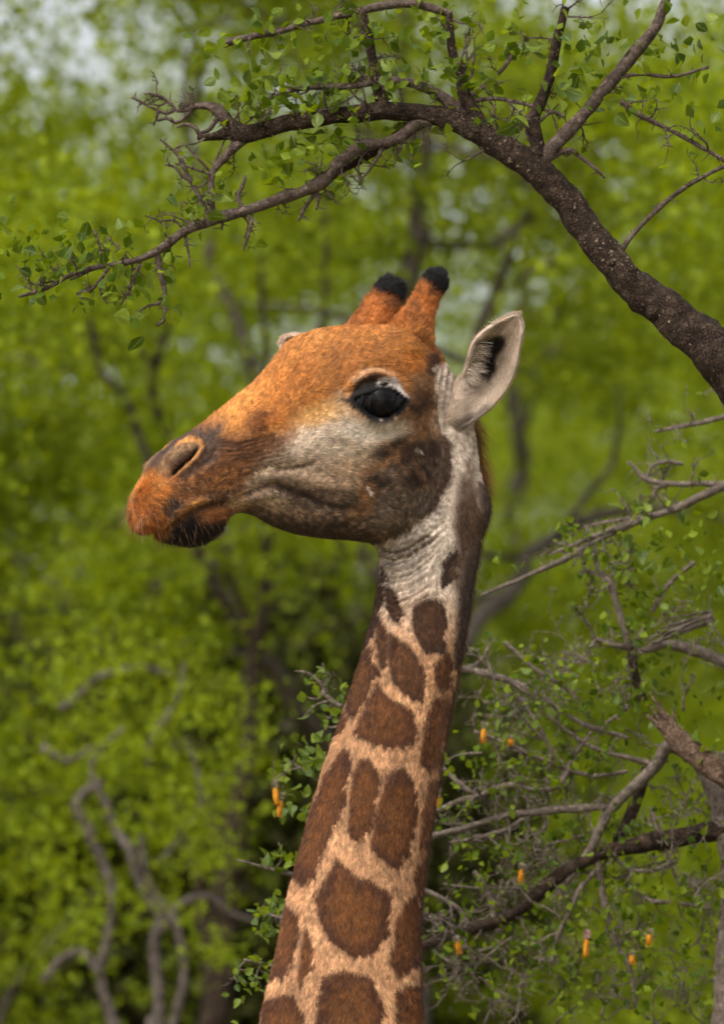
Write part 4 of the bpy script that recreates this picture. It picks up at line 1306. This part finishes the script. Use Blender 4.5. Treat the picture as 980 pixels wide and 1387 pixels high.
    parts = [cl(325, 135, 22, 15, 30, 20), cl(360, 118, 26, 14, 34, 20), cl(395, 140, 26, 20, 34, 19), cl(445, 118, 26, 18, 36, 19), cl(440, 150, 10, 8, 5, 21), cl(500, 108, 30, 14, 26, 19), cl(425, 178, 10, 12, 8, 20),
             cl(560, 105, 26, 10, 26, 18), cl(600, 108, 20, 14, 22, 18), cl(640, 118, 14, 18, 14, 17), cl(606, 186, 4, 6, 2, 26), cl(690, 165, 4, 10, 3, 24), cl(752, 116, 8, 8, 5, 24), cl(770, 138, 14, 12, 9, 23),
             cl(820, 146, 8, 8, 5, 22), cl(838, 152, 8, 6, 3, 22), cl(862, 115, 20, 14, 16, 18), cl(890, 140, 16, 16, 12, 17), cl(790, 100, 20, 8, 14, 18),
             cl(410, 205, 36, 18, 40, 17), cl(380, 230, 26, 12, 20, 16), cl(470, 190, 22, 16, 20, 16), cl(350, 215, 20, 16, 16, 16), cl(310, 250, 18, 16, 10, 15),
             cl(258, 282, 22, 9, 26, 18), cl(275, 300, 6, 8, 5, 20), cl(180, 318, 24, 10, 12, 16), cl(105, 330, 22, 16, 26, 18), cl(150, 345, 18, 12, 18, 18), cl(92, 355, 14, 10, 14, 17), cl(175, 378, 24, 14, 26, 18),
             cl(140, 398, 26, 14, 16, 17), cl(196, 428, 15, 10, 9, 27), cl(226, 400, 9, 16, 10, 22), cl(115, 410, 14, 10, 8, 16), cl(228, 348, 12, 9, 8, 18), cl(540, 210, 16, 12, 8, 16), cl(550, 205, 6, 6, 2, 20),
             cl(40, 360, 26, 26, 40, 18), cl(20, 330, 20, 20, 20, 18), cl(330, 62, 34, 14, 50, 16), cl(450, 50, 60, 24, 80, 18), cl(580, 50, 50, 24, 60, 18), cl(700, 50, 50, 20, 40, 18), cl(800, 50, 50, 24, 46, 18), cl(900, 60, 40, 24, 46, 18), cl(950, 150, 24, 40, 24, 18)]
    pl.finish([tuple(v[:int(len(v) * 0.8) + 1] for v in q) for q in parts], 240, 16)


bough_tree()


# ------------------------------------------------------------------ sickle bushes with hanging yellow flower spikes
def flower(parent, Y, px, py, h=26, pink=False):
    h = h * RNG.uniform(0.9, 1.2)
    sc = S * (D + Y) / D
    a = P(px, py - h * 0.5, Y); b = P(px + RNG.uniform(-6, 6), py + h * 0.5, Y + RNG.uniform(-0.01, 0.01))
    ax = b - a
    o = MB(); L = np.linalg.norm(ax); u = unit(np.cross(ax, [0.3, 1, 0.1])); v = unit(np.cross(ax, u))
    o.tube([[*(a - ax * 0.9 + u * L * 0.2), 0.5 * sc], [*(a - ax * 0.3), 0.6 * sc], [*a, 0.7 * sc]], 5, 0.004)
    e = o.build('flower', M_TWIG, parent)
    y = MB()
    y.tube([[*(a + ax * 0.42), 1.9 * sc], [*(a + ax * 0.6), 3.2 * sc], [*(a + ax * 0.85), 2.9 * sc], [*b, 1.0 * sc]], 10, 0.003, 0, 0.25)
    for k in range(90):
        f = RNG.uniform(0.42, 1.0); th = RNG.uniform(0, 6.28); q = a + ax * f
        d = (u * math.cos(th) + v * math.sin(th)) + unit(ax) * 0.3
        y.tube([[*(q + d * 2 * sc), 0.4 * sc], [*(q + d * 4.0 * sc), 0.35 * sc], [*(q + d * RNG.uniform(4.2, 5.4) * sc), 0.2 * sc]], 3, 0.004, cap=False)
    y.build('flower_spike', M_YELLOW, e)
    w = MB()
    for k in range(60):
        f = RNG.uniform(0.1, 0.42); th = RNG.uniform(0, 6.28); q = a + ax * f
        d = (u * math.cos(th) + v * math.sin(th)) - unit(ax) * RNG.uniform(-0.3, 0.5)
        w.tube([[*q, 0.35 * sc], [*(q + d * 3 * sc), 0.3 * sc], [*(q + d * RNG.uniform(4, 6) * sc), 0.2 * sc]], 3, 0.004, cap=False)
    w.build('flower_tuft', M_PINK if pink else M_WHITE, e)


M_YELLOW = plain_material('yellow_flower', (0.50, 0.21, 0.012), 0.75, 0.2, 300, 0.3)
M_PINK = plain_material('pink_flower', (0.55, 0.28, 0.34), 0.7, 0.2, 300, 0.3)
M_WHITE = plain_material('withered_flower', (0.30, 0.25, 0.17), 0.8, 0.2, 300, 0.3)


def right_bush():
    Y = 1.7
    b = P(900, 3300, Y)
    t = thing('sickle_bush', (b[0], Y, 0.0), 'thorny grey twigged bush with yellow flower spikes, right of the giraffe neck', 'bush')
    pl = Plant(t, Y, M_GREYTWIG, M_GREYTWIG); pl.leafscale = 0.92
    pl.limb('trunk', [(1010, 3950, 40), (1000, 3000, 34), (1020, 2200, 28), (1000, 1700, 24), (985, 1400, 20), (990, 1250, 17)], 12, 4, 0.15)
    L = []
    add = lambda nm, pts, **k: L.append(pl.limb(nm, [(q[0], q[1], q[2] * 0.86, *q[3:]) for q in pts], **{'knots': 4, 'rough': 0.17, **k}))
    add('limb', [(990, 1260, 17), (985, 1150, 15), (960, 1060, 13), (930, 1020, 11), (905, 1012, 10), (890, 1035, 10), (868, 1058, 9), (845, 1078, 8), (826, 1098, 8), (812, 1124, 7.5), (798, 1150, 7), (780, 1176, 6), (764, 1198, 5), (752, 1212, 4)], thorns=0.05)
    add('limb', [(826, 1092, 5), (795, 1094, 6), (760, 1096, 6), (722, 1100, 6), (700, 1102, 5), (668, 1110, 5), (640, 1118, 4.5), (612, 1126, 5), (585, 1132, 5), (560, 1140, 4)], thorns=0.08)
    add('limb', [(708, 1110, 3.5), (690, 1122, 3.5), (660, 1131, 3), (640, 1136, 3), (610, 1141, 2)], thorns=0.06)
    add('limb', [(1000, 1120, 17), (950, 1128, 16), (900, 1138, 15), (862, 1144, 14), (832, 1150, 12), (800, 1162, 11), (770, 1178, 11), (742, 1198, 12), (722, 1216, 11), (700, 1234, 9), (672, 1248, 10), (640, 1258, 9), (605, 1270, 9), (570, 1283, 8), (540, 1292, 7)], bark=M_BARK, knots=8)
    add('limb', [(875, 1040, 8, .1), (862, 1080, 9, .1), (850, 1110, 9, .1), (835, 1140, 8, .05)], bark=M_BARK)
    add('limb', [(808, 1162, 5), (812, 1190, 5.5), (818, 1222, 5), (828, 1252, 4.5), (838, 1284, 4), (850, 1310, 4), (860, 1360, 3)], thorns=0.15)
    add('limb', [(808, 1180, 4), (785, 1205, 4), (772, 1232, 4), (757, 1260, 4), (748, 1290, 3), (744, 1320, 2)], thorns=0.1)
    add('twig', [(757, 1262, 3), (735, 1272, 3), (718, 1284, 2)], thorns=0.2)
    add('limb', [(740, 968, 2.5), (765, 988, 3), (790, 1006, 3.4), (815, 1018, 3.4), (848, 1026, 4), (886, 1036, 5)], thorns=0.08)
    add('limb', [(1010, 640, 8), (960, 668, 7), (905, 692, 6), (870, 703, 5), (846, 713, 5), (815, 728, 4.5), (785, 745, 4.5), (762, 758, 4.5), (740, 768, 4), (712, 780, 3.6), (690, 790, 3.4), (668, 798, 3), (650, 806, 1.6)], thorns=0.12)
    add('limb', [(868, 700, 5), (845, 712, 6), (820, 722, 5), (796, 730, 4.4), (772, 740, 3.6), (746, 750, 1.8)], thorns=0.12)
    add('twig', [(812, 728, 3), (795, 742, 2.6), (784, 752, 2.4), (775, 768, 1.2)])
    add('twig', [(858, 702, 3), (830, 706, 2.6), (806, 711, 2.4), (790, 714, 1.4)], thorns=0.2)
    add('limb', [(1000, 560, 5), (950, 572, 4), (905, 580, 3), (885, 584, 2)], thorns=0.1)
    add('limb', [(1005, 660, 6), (950, 655, 5), (905, 655, 4.6), (884, 652, 4.4), (868, 644, 3.6), (860, 634, 3), (850, 624, 2)], thorns=0.25)
    add('twig', [(905, 655, 3), (886, 662, 3), (884, 676, 2)], thorns=0.3)
    add('twig', [(925, 630, 3), (900, 626, 3), (882, 632, 2.6), (876, 648, 2)], thorns=0.2)
    add('limb', [(990, 900, 10), (940, 880, 8), (900, 872, 7), (875, 880, 6.5), (850, 878, 6), (826, 875, 4.5), (805, 868, 3.6), (800, 878, 2)], thorns=0.15)
    add('limb', [(850, 872, 6), (842, 845, 6), (834, 815, 5.5), (826, 790, 5.5), (815, 778, 5), (806, 760, 4), (802, 740, 3)], thorns=0.12)
    add('twig', [(822, 786, 3), (832, 775, 3), (845, 776, 2.6), (860, 770, 2)], thorns=0.1)
    add('twig', [(806, 776, 3), (795, 775, 2.4), (785, 776, 1.4)])
    add('limb', [(856, 878, 6), (858, 905, 6), (868, 945, 6), (900, 985, 7), (940, 1020, 8)], thorns=0.12, bark=M_BARK)
    add('limb', [(622, 905, 5.4), (640, 908, 5.4), (660, 914, 5.4), (688, 922, 5), (715, 935, 5), (738, 946, 4.6), (758, 962, 4), (790, 980, 4), (850, 1000, 4)], thorns=0.12)
    add('twig', [(682, 870, 3), (700, 886, 3.6), (715, 900, 3.6), (735, 914, 3.6), (760, 928, 3.4), (780, 945, 3)], thorns=0.15)
    add('twig', [(632, 908, 3), (650, 896, 3), (660, 880, 2.4), (664, 864, 1.6)], thorns=0.4)
    add('limb', [(600, 1040, 3), (618, 1058, 4), (636, 1072, 4), (660, 1078, 3)], thorns=0.2)
    add('limb', [(590, 1100, 4), (620, 1086, 5), (650, 1078, 4.5), (690, 1062, 4), (730, 1070, 4), (760, 1060, 5), (772, 1040, 4)], thorns=0.15)
    add('limb', [(572, 1205, 4), (600, 1218, 4), (622, 1232, 4), (634, 1252, 4)], thorns=0.1)
    add('limb', [(640, 1180, 4), (655, 1200, 4), (668, 1232, 5), (670, 1248, 5)], thorns=0.1)
    add('limb', [(880, 1095, 3), (900, 1150, 3), (920, 1200, 3)], thorns=0.2)
    for q in ([(820, 1150, 3), (850, 1175, 3), (880, 1180, 3), (915, 1165, 2.6)], [(850, 1200, 3), (880, 1220, 3), (910, 1222, 3), (960, 1230, 3)], [(690, 1176, 2.4), (730, 1150, 2.6), (790, 1130, 2.4)], [(600, 1198, 2), (660, 1204, 2), (724, 1202, 2)],
              [(640, 990, 3), (680, 1005, 3), (740, 1030, 3.4), (800, 1050, 3.4), (850, 1045, 3)], [(700, 940, 3), (730, 985, 3), (745, 1020, 3), (740, 1060, 3)], [(820, 980, 3), (850, 955, 3), (852, 920, 3), (848, 890, 3)],
              [(750, 1065, 3), (770, 1035, 3), (785, 1010, 3), (800, 990, 2)], [(690, 1050, 3), (712, 1075, 3), (716, 1100, 3), (714, 1140, 2.4)], [(580, 1240, 2), (600, 1262, 2), (640, 1290, 2)], [(940, 760, 4), (905, 790, 3.6), (880, 830, 3.6), (862, 870, 3.6)]):
        add('twig', q, thorns=0.25)
    for q in L[:1] + L[1:3] + L[3:4] * 1: pl.twiglets(q, 8, 44, 1.6)
    for q in L[4:]: pl.twiglets(q, 4, 36, 1.4)
    for k in range(130):           # tangle inside the bush
        x, y = RNG.uniform(600, 1060), RNG.uniform(860, 1420)
        if x < 600 + (1300 - y) * 0.04 + 30: continue
        d = rand_dir(); d[1] *= 0.4
        pl.shoot(P(x, y, Y + RNG.uniform(-0.1, 0.5)), d, RNG.uniform(50, 120) * pl.sc, RNG.uniform(1.1, 2.2), True, None, 2)
    # broken dead stub
    mb = MB()
    for k in range(16):
        o = RNG.normal(0, 5, 2)
        mb.tube(rows([(985 + o[0], 1055 + o[1], 6), (945 + o[0], 1025 + o[1], 6), (912 + o[0], 994 + o[1], 5 + RNG.uniform(-2, 2)), (892 + o[0] * 1.5 + RNG.uniform(-12, 12), 966 + o[1] * 1.5 + RNG.uniform(-10, 14), 1)], Y - 0.08), 7, 0.012, 0.002, 0.2)
    mb.build('broken_stub', M_DEADWOOD, t)
    mb = MB()
    for k in range(14):
        o = RNG.normal(0, 7, 2)
        mb.tube(rows([(965, 835 + o[1] * 0.6, 2), (925, 848 + o[1], 1.6), (898 + o[0], 858 + o[1], 1.4), (878 + RNG.uniform(-8, 12), 868 + o[1], 0.6)], Y - 0.05), 5, 0.01, 0.003, 0.1)
    mb.build('dead_twigs', M_GREYTWIG, t)
    cl = pl.cluster
    parts = [cl(683, 765, 10, 10, 9, 18), cl(775, 718, 14, 5, 10, 20), cl(870, 690, 24, 10, 22, 19), cl(815, 752, 26, 14, 40, 17), cl(850, 760, 20, 18, 24, 18), cl(875, 815, 22, 18, 40, 17), cl(880, 780, 14, 14, 10, 24), cl(885, 735, 14, 12, 10, 22),
             cl(700, 905, 16, 10, 16, 18), cl(745, 930, 20, 16, 22, 18), cl(850, 850, 30, 14, 36, 15), cl(800, 900, 34, 20, 46, 15), cl(880, 900, 20, 24, 30, 17), cl(660, 870, 14, 10, 8, 15),
             cl(760, 960, 30, 22, 60, 16), cl(690, 985, 30, 22, 50, 15), cl(820, 950, 30, 22, 50, 16), cl(870, 960, 20, 16, 24, 18), cl(720, 1040, 40, 22, 90, 14), cl(800, 1030, 34, 20, 60, 15), cl(660, 1060, 24, 24, 40, 14),
             cl(620, 1085, 20, 24, 30, 14), cl(760, 1130, 50, 16, 80, 15), cl(870, 1120, 26, 18, 50, 16), cl(680, 1155, 36, 18, 70, 15), cl(630, 1190, 26, 26, 60, 15), cl(850, 1200, 34, 26, 70, 16), cl(760, 1240, 40, 26, 70, 15), cl(690, 1275, 40, 16, 60, 15),
             cl(880, 1260, 30, 26, 60, 15), cl(620, 1290, 26, 14, 34, 15), cl(800, 1300, 50, 14, 60, 15), cl(600, 1010, 16, 26, 20, 14), cl(745, 1340, 90, 26, 130, 16), cl(900, 1340, 60, 26, 80, 16), cl(950, 1000, 30, 120, 120, 16), cl(950, 780, 26, 60, 70, 16), cl(945, 1230, 26, 60, 70, 16)]
    pl.finish([tuple(v[:int(len(v) * 0.92) + 1] for v in q) for q in parts], 640, 13)
    for x, y, h, pk in ((656, 990, 30, 0), (707, 1180, 28, 0), (795, 1276, 36, 1), (880, 1268, 26, 0), (616, 1278, 26, 0), (592, 1080, 22, 0), (854, 1296, 18, 0), (690, 1002, 14, 0)):
        flower(t, Y - 0.12, x, y, h, pk)


right_bush()


def left_bush():
    Y = 1.3
    b = P(430, 3300, Y)
    t = thing('sickle_bush', (b[0], Y, 0.0), 'low leafy bush showing sprigs and two yellow flower spikes left of the giraffe neck', 'bush')
    pl = Plant(t, Y, M_GREYTWIG, M_GREYTWIG)
    pl.limb('trunk', [(560, 3900, 26), (550, 3000, 22), (540, 2200, 17), (520, 1600, 12), (510, 1300, 9), (505, 1120, 7), (500, 1000, 5), (490, 970, 4)], 10, 3, 0.15)
    L = [pl.limb('limb', [(505, 985, 4.4), (478, 966, 4), (460, 956, 3.4), (446, 946, 3.4), (436, 936, 3)], thorns=0.3),
         pl.limb('twig', [(440, 940, 2.6), (432, 925, 2.4), (420, 914, 2), (410, 910, 1.6), (398, 909, 1)], thorns=0.3),
         pl.limb('twig', [(437, 938, 2.6), (440, 920, 2), (437, 898, 1.2)]), pl.limb('twig', [(446, 948, 2), (428, 955, 1.6), (410, 972, .9)]), pl.limb('twig', [(440, 938, 2), (428, 948, 1.8), (416, 945, 1)]),
         pl.limb('limb', [(500, 1205, 4), (450, 1195, 3.4), (395, 1184, 3), (372, 1178, 2.4), (350, 1172, 2), (322, 1164, 1.2)], thorns=0.1),
         pl.limb('limb', [(500, 1090, 4), (440, 1062, 3), (405, 1040, 2.4), (385, 1030, 1.6)], thorns=0.1),
         pl.limb('limb', [(505, 1290, 4), (430, 1262, 3.4), (390, 1246, 3), (366, 1240, 2.4), (348, 1232, 1.6)], thorns=0.4),
         pl.limb('twig', [(470, 960, 2), (455, 985, 1.6), (440, 985, 1)], thorns=0.2), pl.limb('twig', [(372, 1178, 1.6), (380, 1160, 1.2), (376, 1140, 1)]),
         pl.limb('limb', [(505, 1400, 4), (430, 1340, 3), (370, 1310, 2.6), (330, 1300, 2)], thorns=0.3)]
    for q in (L[0], L[7], L[10]): pl.twiglets(q, 5, 22, 1.3)
    cl = pl.cluster
    parts = [cl(428, 928, 8, 8, 9, 15), cl(440, 960, 14, 9, 12, 15), cl(458, 940, 8, 12, 8, 16), cl(408, 1035, 16, 12, 30, 17), cl(430, 1030, 14, 16, 30, 17), cl(395, 1090, 16, 14, 14, 16), cl(415, 1110, 14, 20, 14, 16),
             cl(378, 1168, 10, 4, 6, 22), cl(368, 1176, 10, 3, 4, 22), cl(400, 1165, 10, 8, 6, 18), cl(362, 1238, 10, 8, 18, 17), cl(382, 1225, 8, 12, 12, 18), cl(352, 1258, 8, 6, 7, 15), cl(376, 1262, 8, 8, 8, 15), cl(360, 1330, 26, 22, 40, 16)]
    pl.finish(parts, 30, 13)
    pl.limb('twig', [(405, 1040, 1.4), (388, 1046, 1.2), (377, 1052, 1), (372, 1062, .9)], 6, 0.4)
    flower(t, Y - 0.05, 371, 1071, 34); flower(t, Y - 0.05, 382, 1088, 34)


left_bush()


# ------------------------------------------------------------------ the wood behind
def crown_mesh(name, clumps, n, mat, leaf=0.035, spread=0.28):
    """clumps rows x y z size: sprays of leaves round the branch ends"""
    clumps = np.asarray(clumps, float)
    w = clumps[:, 3] ** 2; k = RNG.choice(len(clumps), n, p=w / w.sum())
    g = RNG.normal(0, 1, (n, 3)); g[:, 2] *= 0.75
    pos = clumps[k, :3] + g * clumps[k, 3:4] * spread
    # sub-sprays: pull leaves together along short twigs
    cell = 0.16
    h = np.floor(pos / cell + RNG.uniform(0, 1)); j = _hash(h[:, 0].astype(np.int64), h[:, 1].astype(np.int64), h[:, 2].astype(np.int64))
    keep = j > 0.30
    c = (h + 0.5) * cell
    pos = np.where((j > 0.55)[:, None], pos * 0.6 + c * 0.4, pos)[keep]
    d = RNG.normal(0, 1, pos.shape) + [0, 0, -0.3]
    return leaf_mass(name, pos, unit(d), leaf * RNG.uniform(0.6, 1.4, len(pos)), mat, None, 0.36, False)


def skeleton(h, spread, nl, rng, lean=0.0, low=0.25):
    """trunk, limbs and branch ends of a tree standing at the origin"""
    trunk = [(0, 0, 0, 0.13), (0.05 * spread * lean, 0, h * 0.2, 0.105), (0.12 * spread * lean, 0.1, h * 0.45, 0.08), (0.2 * spread * lean, 0.05, h * 0.7, 0.05), (0.25 * spread * lean, 0, h * 0.92, 0.015)]
    limbs, ends = [], []
    tp = spline(trunk, 0.1)
    for i in range(nl):
        f = low + (0.95 - low) * (i + rng.random()) / nl
        k = min(int(f * len(tp)), len(tp) - 1)
        a = tp[k]; ang = i * 2.4 + rng.random()
        L = spread * (1.15 - 0.55 * abs(f - 0.55) * 2) * rng.uniform(0.6, 1.1)
        rise = rng.uniform(0.25, 0.75)
        p = [tuple(a[:3]) + (a[3] * 0.6,)]
        q = np.array(a[:3]); dd = np.array([math.cos(ang), math.sin(ang), rise])
        for s in range(4):
            dd = dd + rng.normal(0, 0.28, 3) * [1, 1, 0.8]
            q = q + dd / np.linalg.norm(dd) * L / 4
            p.append((*q, a[3] * 0.6 * (1 - 0.22 * (s + 1))))
            if s >= 1: ends.append((*(q + rng.normal(0, 0.12 * spread, 3)), rng.uniform(0.7, 1.3)))
            if s >= 2: ends.append((*(q + rng.normal(0, 0.3 * spread, 3)), rng.uniform(0.5, 1.0)))
        limbs.append(p)
    ends.append((trunk[-1][0], trunk[-1][1], h * 0.95, 0.9))
    return trunk, limbs, ends


TREE_KINDS = []


def make_tree_kind(h, spread, nl, n, mat, seed, leaf, clump):
    rng = np.random.default_rng(seed)
    tr, lb, en = skeleton(h, spread, nl, rng, rng.uniform(-1, 1), 0.22)
    a = MB(); a.tube(tr, 9, 0.15, 0.04, 0.15); tm = a.data('trunk', M_FARBARK)
    lm = []
    for p in lb:
        b = MB(); pp = b.tube(p, 6, 0.10, 0.03, 0.12)
        for _ in range(4):
            i = rng.integers(3, len(pp)); d = rng.normal(size=3); d[2] = abs(d[2]) * 0.6; d = d / np.linalg.norm(d)
            L = rng.uniform(0.4, 0.9); q = pp[i, :3]
            b.tube([(*q, 0.014), (*(q + d * L * 0.5 + rng.normal(0, 0.06, 3)), 0.010), (*(q + d * L), 0.003)], 4, 0.1, 0.01)
        lm.append(b.data('limb', M_FARBARK))
    en = np.array(en); en[:, 3] *= clump
    cm = crown_mesh('crown', en, n, mat, leaf)
    TREE_KINDS.append((tm, lm, cm))


def place_tree(kind, x, y, scale, rz, label, group='trees in the wood behind the giraffe', name='bush_tree'):
    tm, lm, cm = TREE_KINDS[kind]
    t = thing(name, (x, y, 0.0), label, 'tree', group)
    t.rotation_euler = (0, 0, rz); t.scale = (scale,) * 3

    def ch(nm, me, kind=None):
        o = bpy.data.objects.new(nm, me); col.objects.link(o); o.parent = t
        if kind: o['kind'] = kind
        return o
    ch('trunk', tm)
    for m in lm: ch('limb', m)
    ch('crown', cm, 'stuff')
    return t


make_tree_kind(9.0, 2.6, 13, 95000, M_FAR[0], 11, 0.037, 0.85)
make_tree_kind(8.2, 2.3, 12, 88000, M_FAR[1], 23, 0.035, 0.80)
make_tree_kind(10.5, 3.2, 15, 100000, M_FAR[0], 37, 0.046, 0.95)
LAB = 'blurred green leafy tree among others in the wood behind the giraffe'
NEAR = {0: 'leafy green tree whose crown fills the left edge behind the crooked shrub',
        1: 'leafy olive green tree standing directly behind the neck of the giraffe',
        2: 'leafy green tree filling the right edge behind the grey twigged bush'}
for i, (kd, x, y, sc, rz) in enumerate([
        (0, -2.7, 9.5, 0.86, 0.3), (1, 0.26, 12.5, 1.0, 2.0), (0, 2.9, 9.8, 0.92, 4.1),
        (2, -1.9, 14.5, 0.84, 3.3), (0, 2.4, 15.0, 0.95, 5.4), (1, -4.2, 15.5, 1.05, 0.9), (1, 5.0, 16.0, 1.05, 2.7),
        (1, -1.35, 18.5, 0.98, 1.4), (0, -2.3, 17.6, 1.08, 0.9), (2, 0.4, 21.0, 0.86, 0.6), (0, -3.1, 22.0, 1.0, 1.9), (1, 3.6, 21.5, 1.12, 4.0),
        (0, -1.4, 29.0, 1.06, 2.8), (2, 2.0, 30.0, 0.92, 1.3), (2, -5.0, 31.0, 0.95, 0.2), (0, 5.6, 30.0, 1.1, 3.6),
        (2, -3.4, 41.0, 1.0, 4.4), (2, 0.2, 40.0, 1.05, 0.7), (2, 3.8, 42.0, 1.0, 3.3), (1, -1.7, 36.0, 1.15, 1.1), (1, 2.2, 35.0, 1.12, 2.6),
        (2, -5.2, 50.0, 1.1, 0.4), (2, -1.6, 51.0, 1.08, 2.4), (2, 2.0, 50.0, 1.12, 5.0), (2, 5.6, 52.0, 1.1, 1.3)]):
    place_tree(kd, x, y, sc, rz, NEAR.get(i, LAB))


def stem_tree():
    """the pale crooked stems low on the left"""
    Y = 8.5
    b = P(170, 2200, Y)
    t = thing('crooked_shrub', (b[0], Y, 0.0), 'shrub of twisted pale grey stems low in the wood behind and left of the neck', 'shrub')
    pl = Plant(t, Y, M_FARBARK, M_FARBARK)
    pl.limb('trunk', [(190, 2700, 30), (185, 2200, 26), (180, 1700, 20), (190, 1480, 15), (215, 1380, 13)], 9, 4, 0.2)
    for q in ([(215, 1400, 9), (214, 1330, 8), (208, 1280, 8), (218, 1240, 7), (200, 1214, 7), (188, 1190, 7), (176, 1150, 7), (160, 1130, 6), (150, 1110, 6), (140, 1085, 6), (128, 1065, 5), (122, 1040, 4), (140, 1010, 4), (165, 985, 3)],
              [(190, 1480, 10), (150, 1370, 8), (140, 1320, 7), (144, 1280, 7), (150, 1230, 6), (150, 1200, 6), (142, 1170, 7), (128, 1140, 7), (122, 1125, 7), (108, 1102, 8), (106, 1084, 7), (118, 1068, 6), (138, 1060, 5)],
              [(230, 1400, 7), (250, 1300, 6), (235, 1250, 6), (218, 1225, 5), (205, 1200, 5), (196, 1160, 6), (190, 1130, 5)], [(220, 1260, 5), (240, 1225, 5), (265, 1213, 5), (290, 1216, 5), (310, 1232, 4), (345, 1245, 3)],
              [(135, 1320, 6), (105, 1290, 6), (84, 1300, 6), (60, 1330, 5)], [(215, 1170, 3), (250, 1130, 3), (270, 1090, 3), (265, 1040, 3), (250, 1000, 2)], [(200, 1040, 4), (206, 1000, 5), (225, 970, 5), (240, 940, 4), (250, 900, 3)],
              [(80, 960, 6), (110, 940, 6), (135, 920, 5), (180, 905, 4), (240, 915, 4)], [(60, 1010, 6), (90, 1030, 5), (130, 1010, 4)]):
        pl.limb('limb', q, 8, 3, 0.15)
    parts = [pl.cluster(x, y, sx, sy, n * 2, 10, 0.25) for x, y, sx, sy, n in ((160, 1010, 50, 20, 160), (110, 930, 40, 30, 120), (270, 1060, 40, 40, 180), (230, 1110, 40, 26, 160), (200, 1230, 50, 16, 90), (290, 1160, 30, 20, 90), (290, 1290, 30, 18, 80), (110, 1240, 30, 40, 90), (180, 880, 60, 30, 160), (260, 960, 40, 24, 120), (60, 1150, 30, 60, 120), (330, 1000, 30, 40, 80))]
    pos, d, s = (np.concatenate([q[k] for q in parts]) for k in range(3))
    tag(link('foliage', leaf_mass('foliage', pos, d, s, M_FAR[0], t), t), kind='stuff')


def trunk_tree():
    """dark leaning stems between the crooked shrub and the neck"""
    Y = 11.5
    b = P(330, 1700, Y)
    t = thing('forked_tree', (b[0], Y, 0.0), 'dark forked trunk standing in shade behind the leaves left of the neck', 'tree')
    pl = Plant(t, Y, M_BARK, M_BARK)
    pl.limb('trunk', [(262, 2300, 34), (270, 1800, 28), (285, 1450, 22), (300, 1250, 18), (318, 1120, 16), (334, 1040, 14), (340, 960, 11), (345, 880, 10), (360, 780, 6), (350, 640, 5), (360, 480, 4), (350, 330, 3)], 10, 4, 0.15)
    pl.limb('limb', [(320, 1180, 14), (290, 1110, 12), (286, 1080, 11), (300, 1060, 10), (330, 1066, 9)], 8, 3, 0.15)
    pl.limb('limb', [(312, 1330, 14), (280, 1270, 12), (270, 1210, 10), (255, 1150, 8), (240, 1080, 7)], 8, 3, 0.15)
    pl.limb('limb', [(345, 880, 6), (290, 720, 5), (235, 600, 6), (216, 560, 6), (208, 520, 6), (214, 480, 6), (225, 440, 5), (215, 380, 4), (230, 300, 3)], 8, 3, 0.15)
    pl.limb('limb', [(212, 500, 4), (170, 465, 3), (120, 450, 3), (60, 440, 2)], 8, 3, 0.15)
    pl.limb('limb', [(355, 760, 5), (420, 560, 4), (440, 380, 4), (440, 260, 3)], 8, 3, 0.15)
    pos, d, s = (np.concatenate([q[k] for q in [pl.cluster(x, y, 60, 60, 260, 14, 0.4) for x, y in ((200, 330, ), (350, 300), (430, 250), (120, 430), (280, 560), (420, 700))]]) for k in range(3))
    tag(link('foliage', leaf_mass('foliage', pos, d, s, M_FAR[1], t), t), kind='stuff')


stem_tree()
trunk_tree()


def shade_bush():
    """added bush whose dark leaves stand in for shaded gaps low in the wood"""
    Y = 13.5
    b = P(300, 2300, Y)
    t = thing('added_dark_bush', (b[0], Y, 0.0), 'added dark brownish green bush standing in for deep shade low behind the crooked grey stems', 'bush')
    m = leaf_material('shade_tone_leaf', [(0.0, (0.035, 0.032, 0.016)), (0.5, (0.06, 0.062, 0.02)), (1.0, (0.09, 0.10, 0.022))], False, 0.12)  # shade put into the leaf colour, so gaps between bright clumps look dark
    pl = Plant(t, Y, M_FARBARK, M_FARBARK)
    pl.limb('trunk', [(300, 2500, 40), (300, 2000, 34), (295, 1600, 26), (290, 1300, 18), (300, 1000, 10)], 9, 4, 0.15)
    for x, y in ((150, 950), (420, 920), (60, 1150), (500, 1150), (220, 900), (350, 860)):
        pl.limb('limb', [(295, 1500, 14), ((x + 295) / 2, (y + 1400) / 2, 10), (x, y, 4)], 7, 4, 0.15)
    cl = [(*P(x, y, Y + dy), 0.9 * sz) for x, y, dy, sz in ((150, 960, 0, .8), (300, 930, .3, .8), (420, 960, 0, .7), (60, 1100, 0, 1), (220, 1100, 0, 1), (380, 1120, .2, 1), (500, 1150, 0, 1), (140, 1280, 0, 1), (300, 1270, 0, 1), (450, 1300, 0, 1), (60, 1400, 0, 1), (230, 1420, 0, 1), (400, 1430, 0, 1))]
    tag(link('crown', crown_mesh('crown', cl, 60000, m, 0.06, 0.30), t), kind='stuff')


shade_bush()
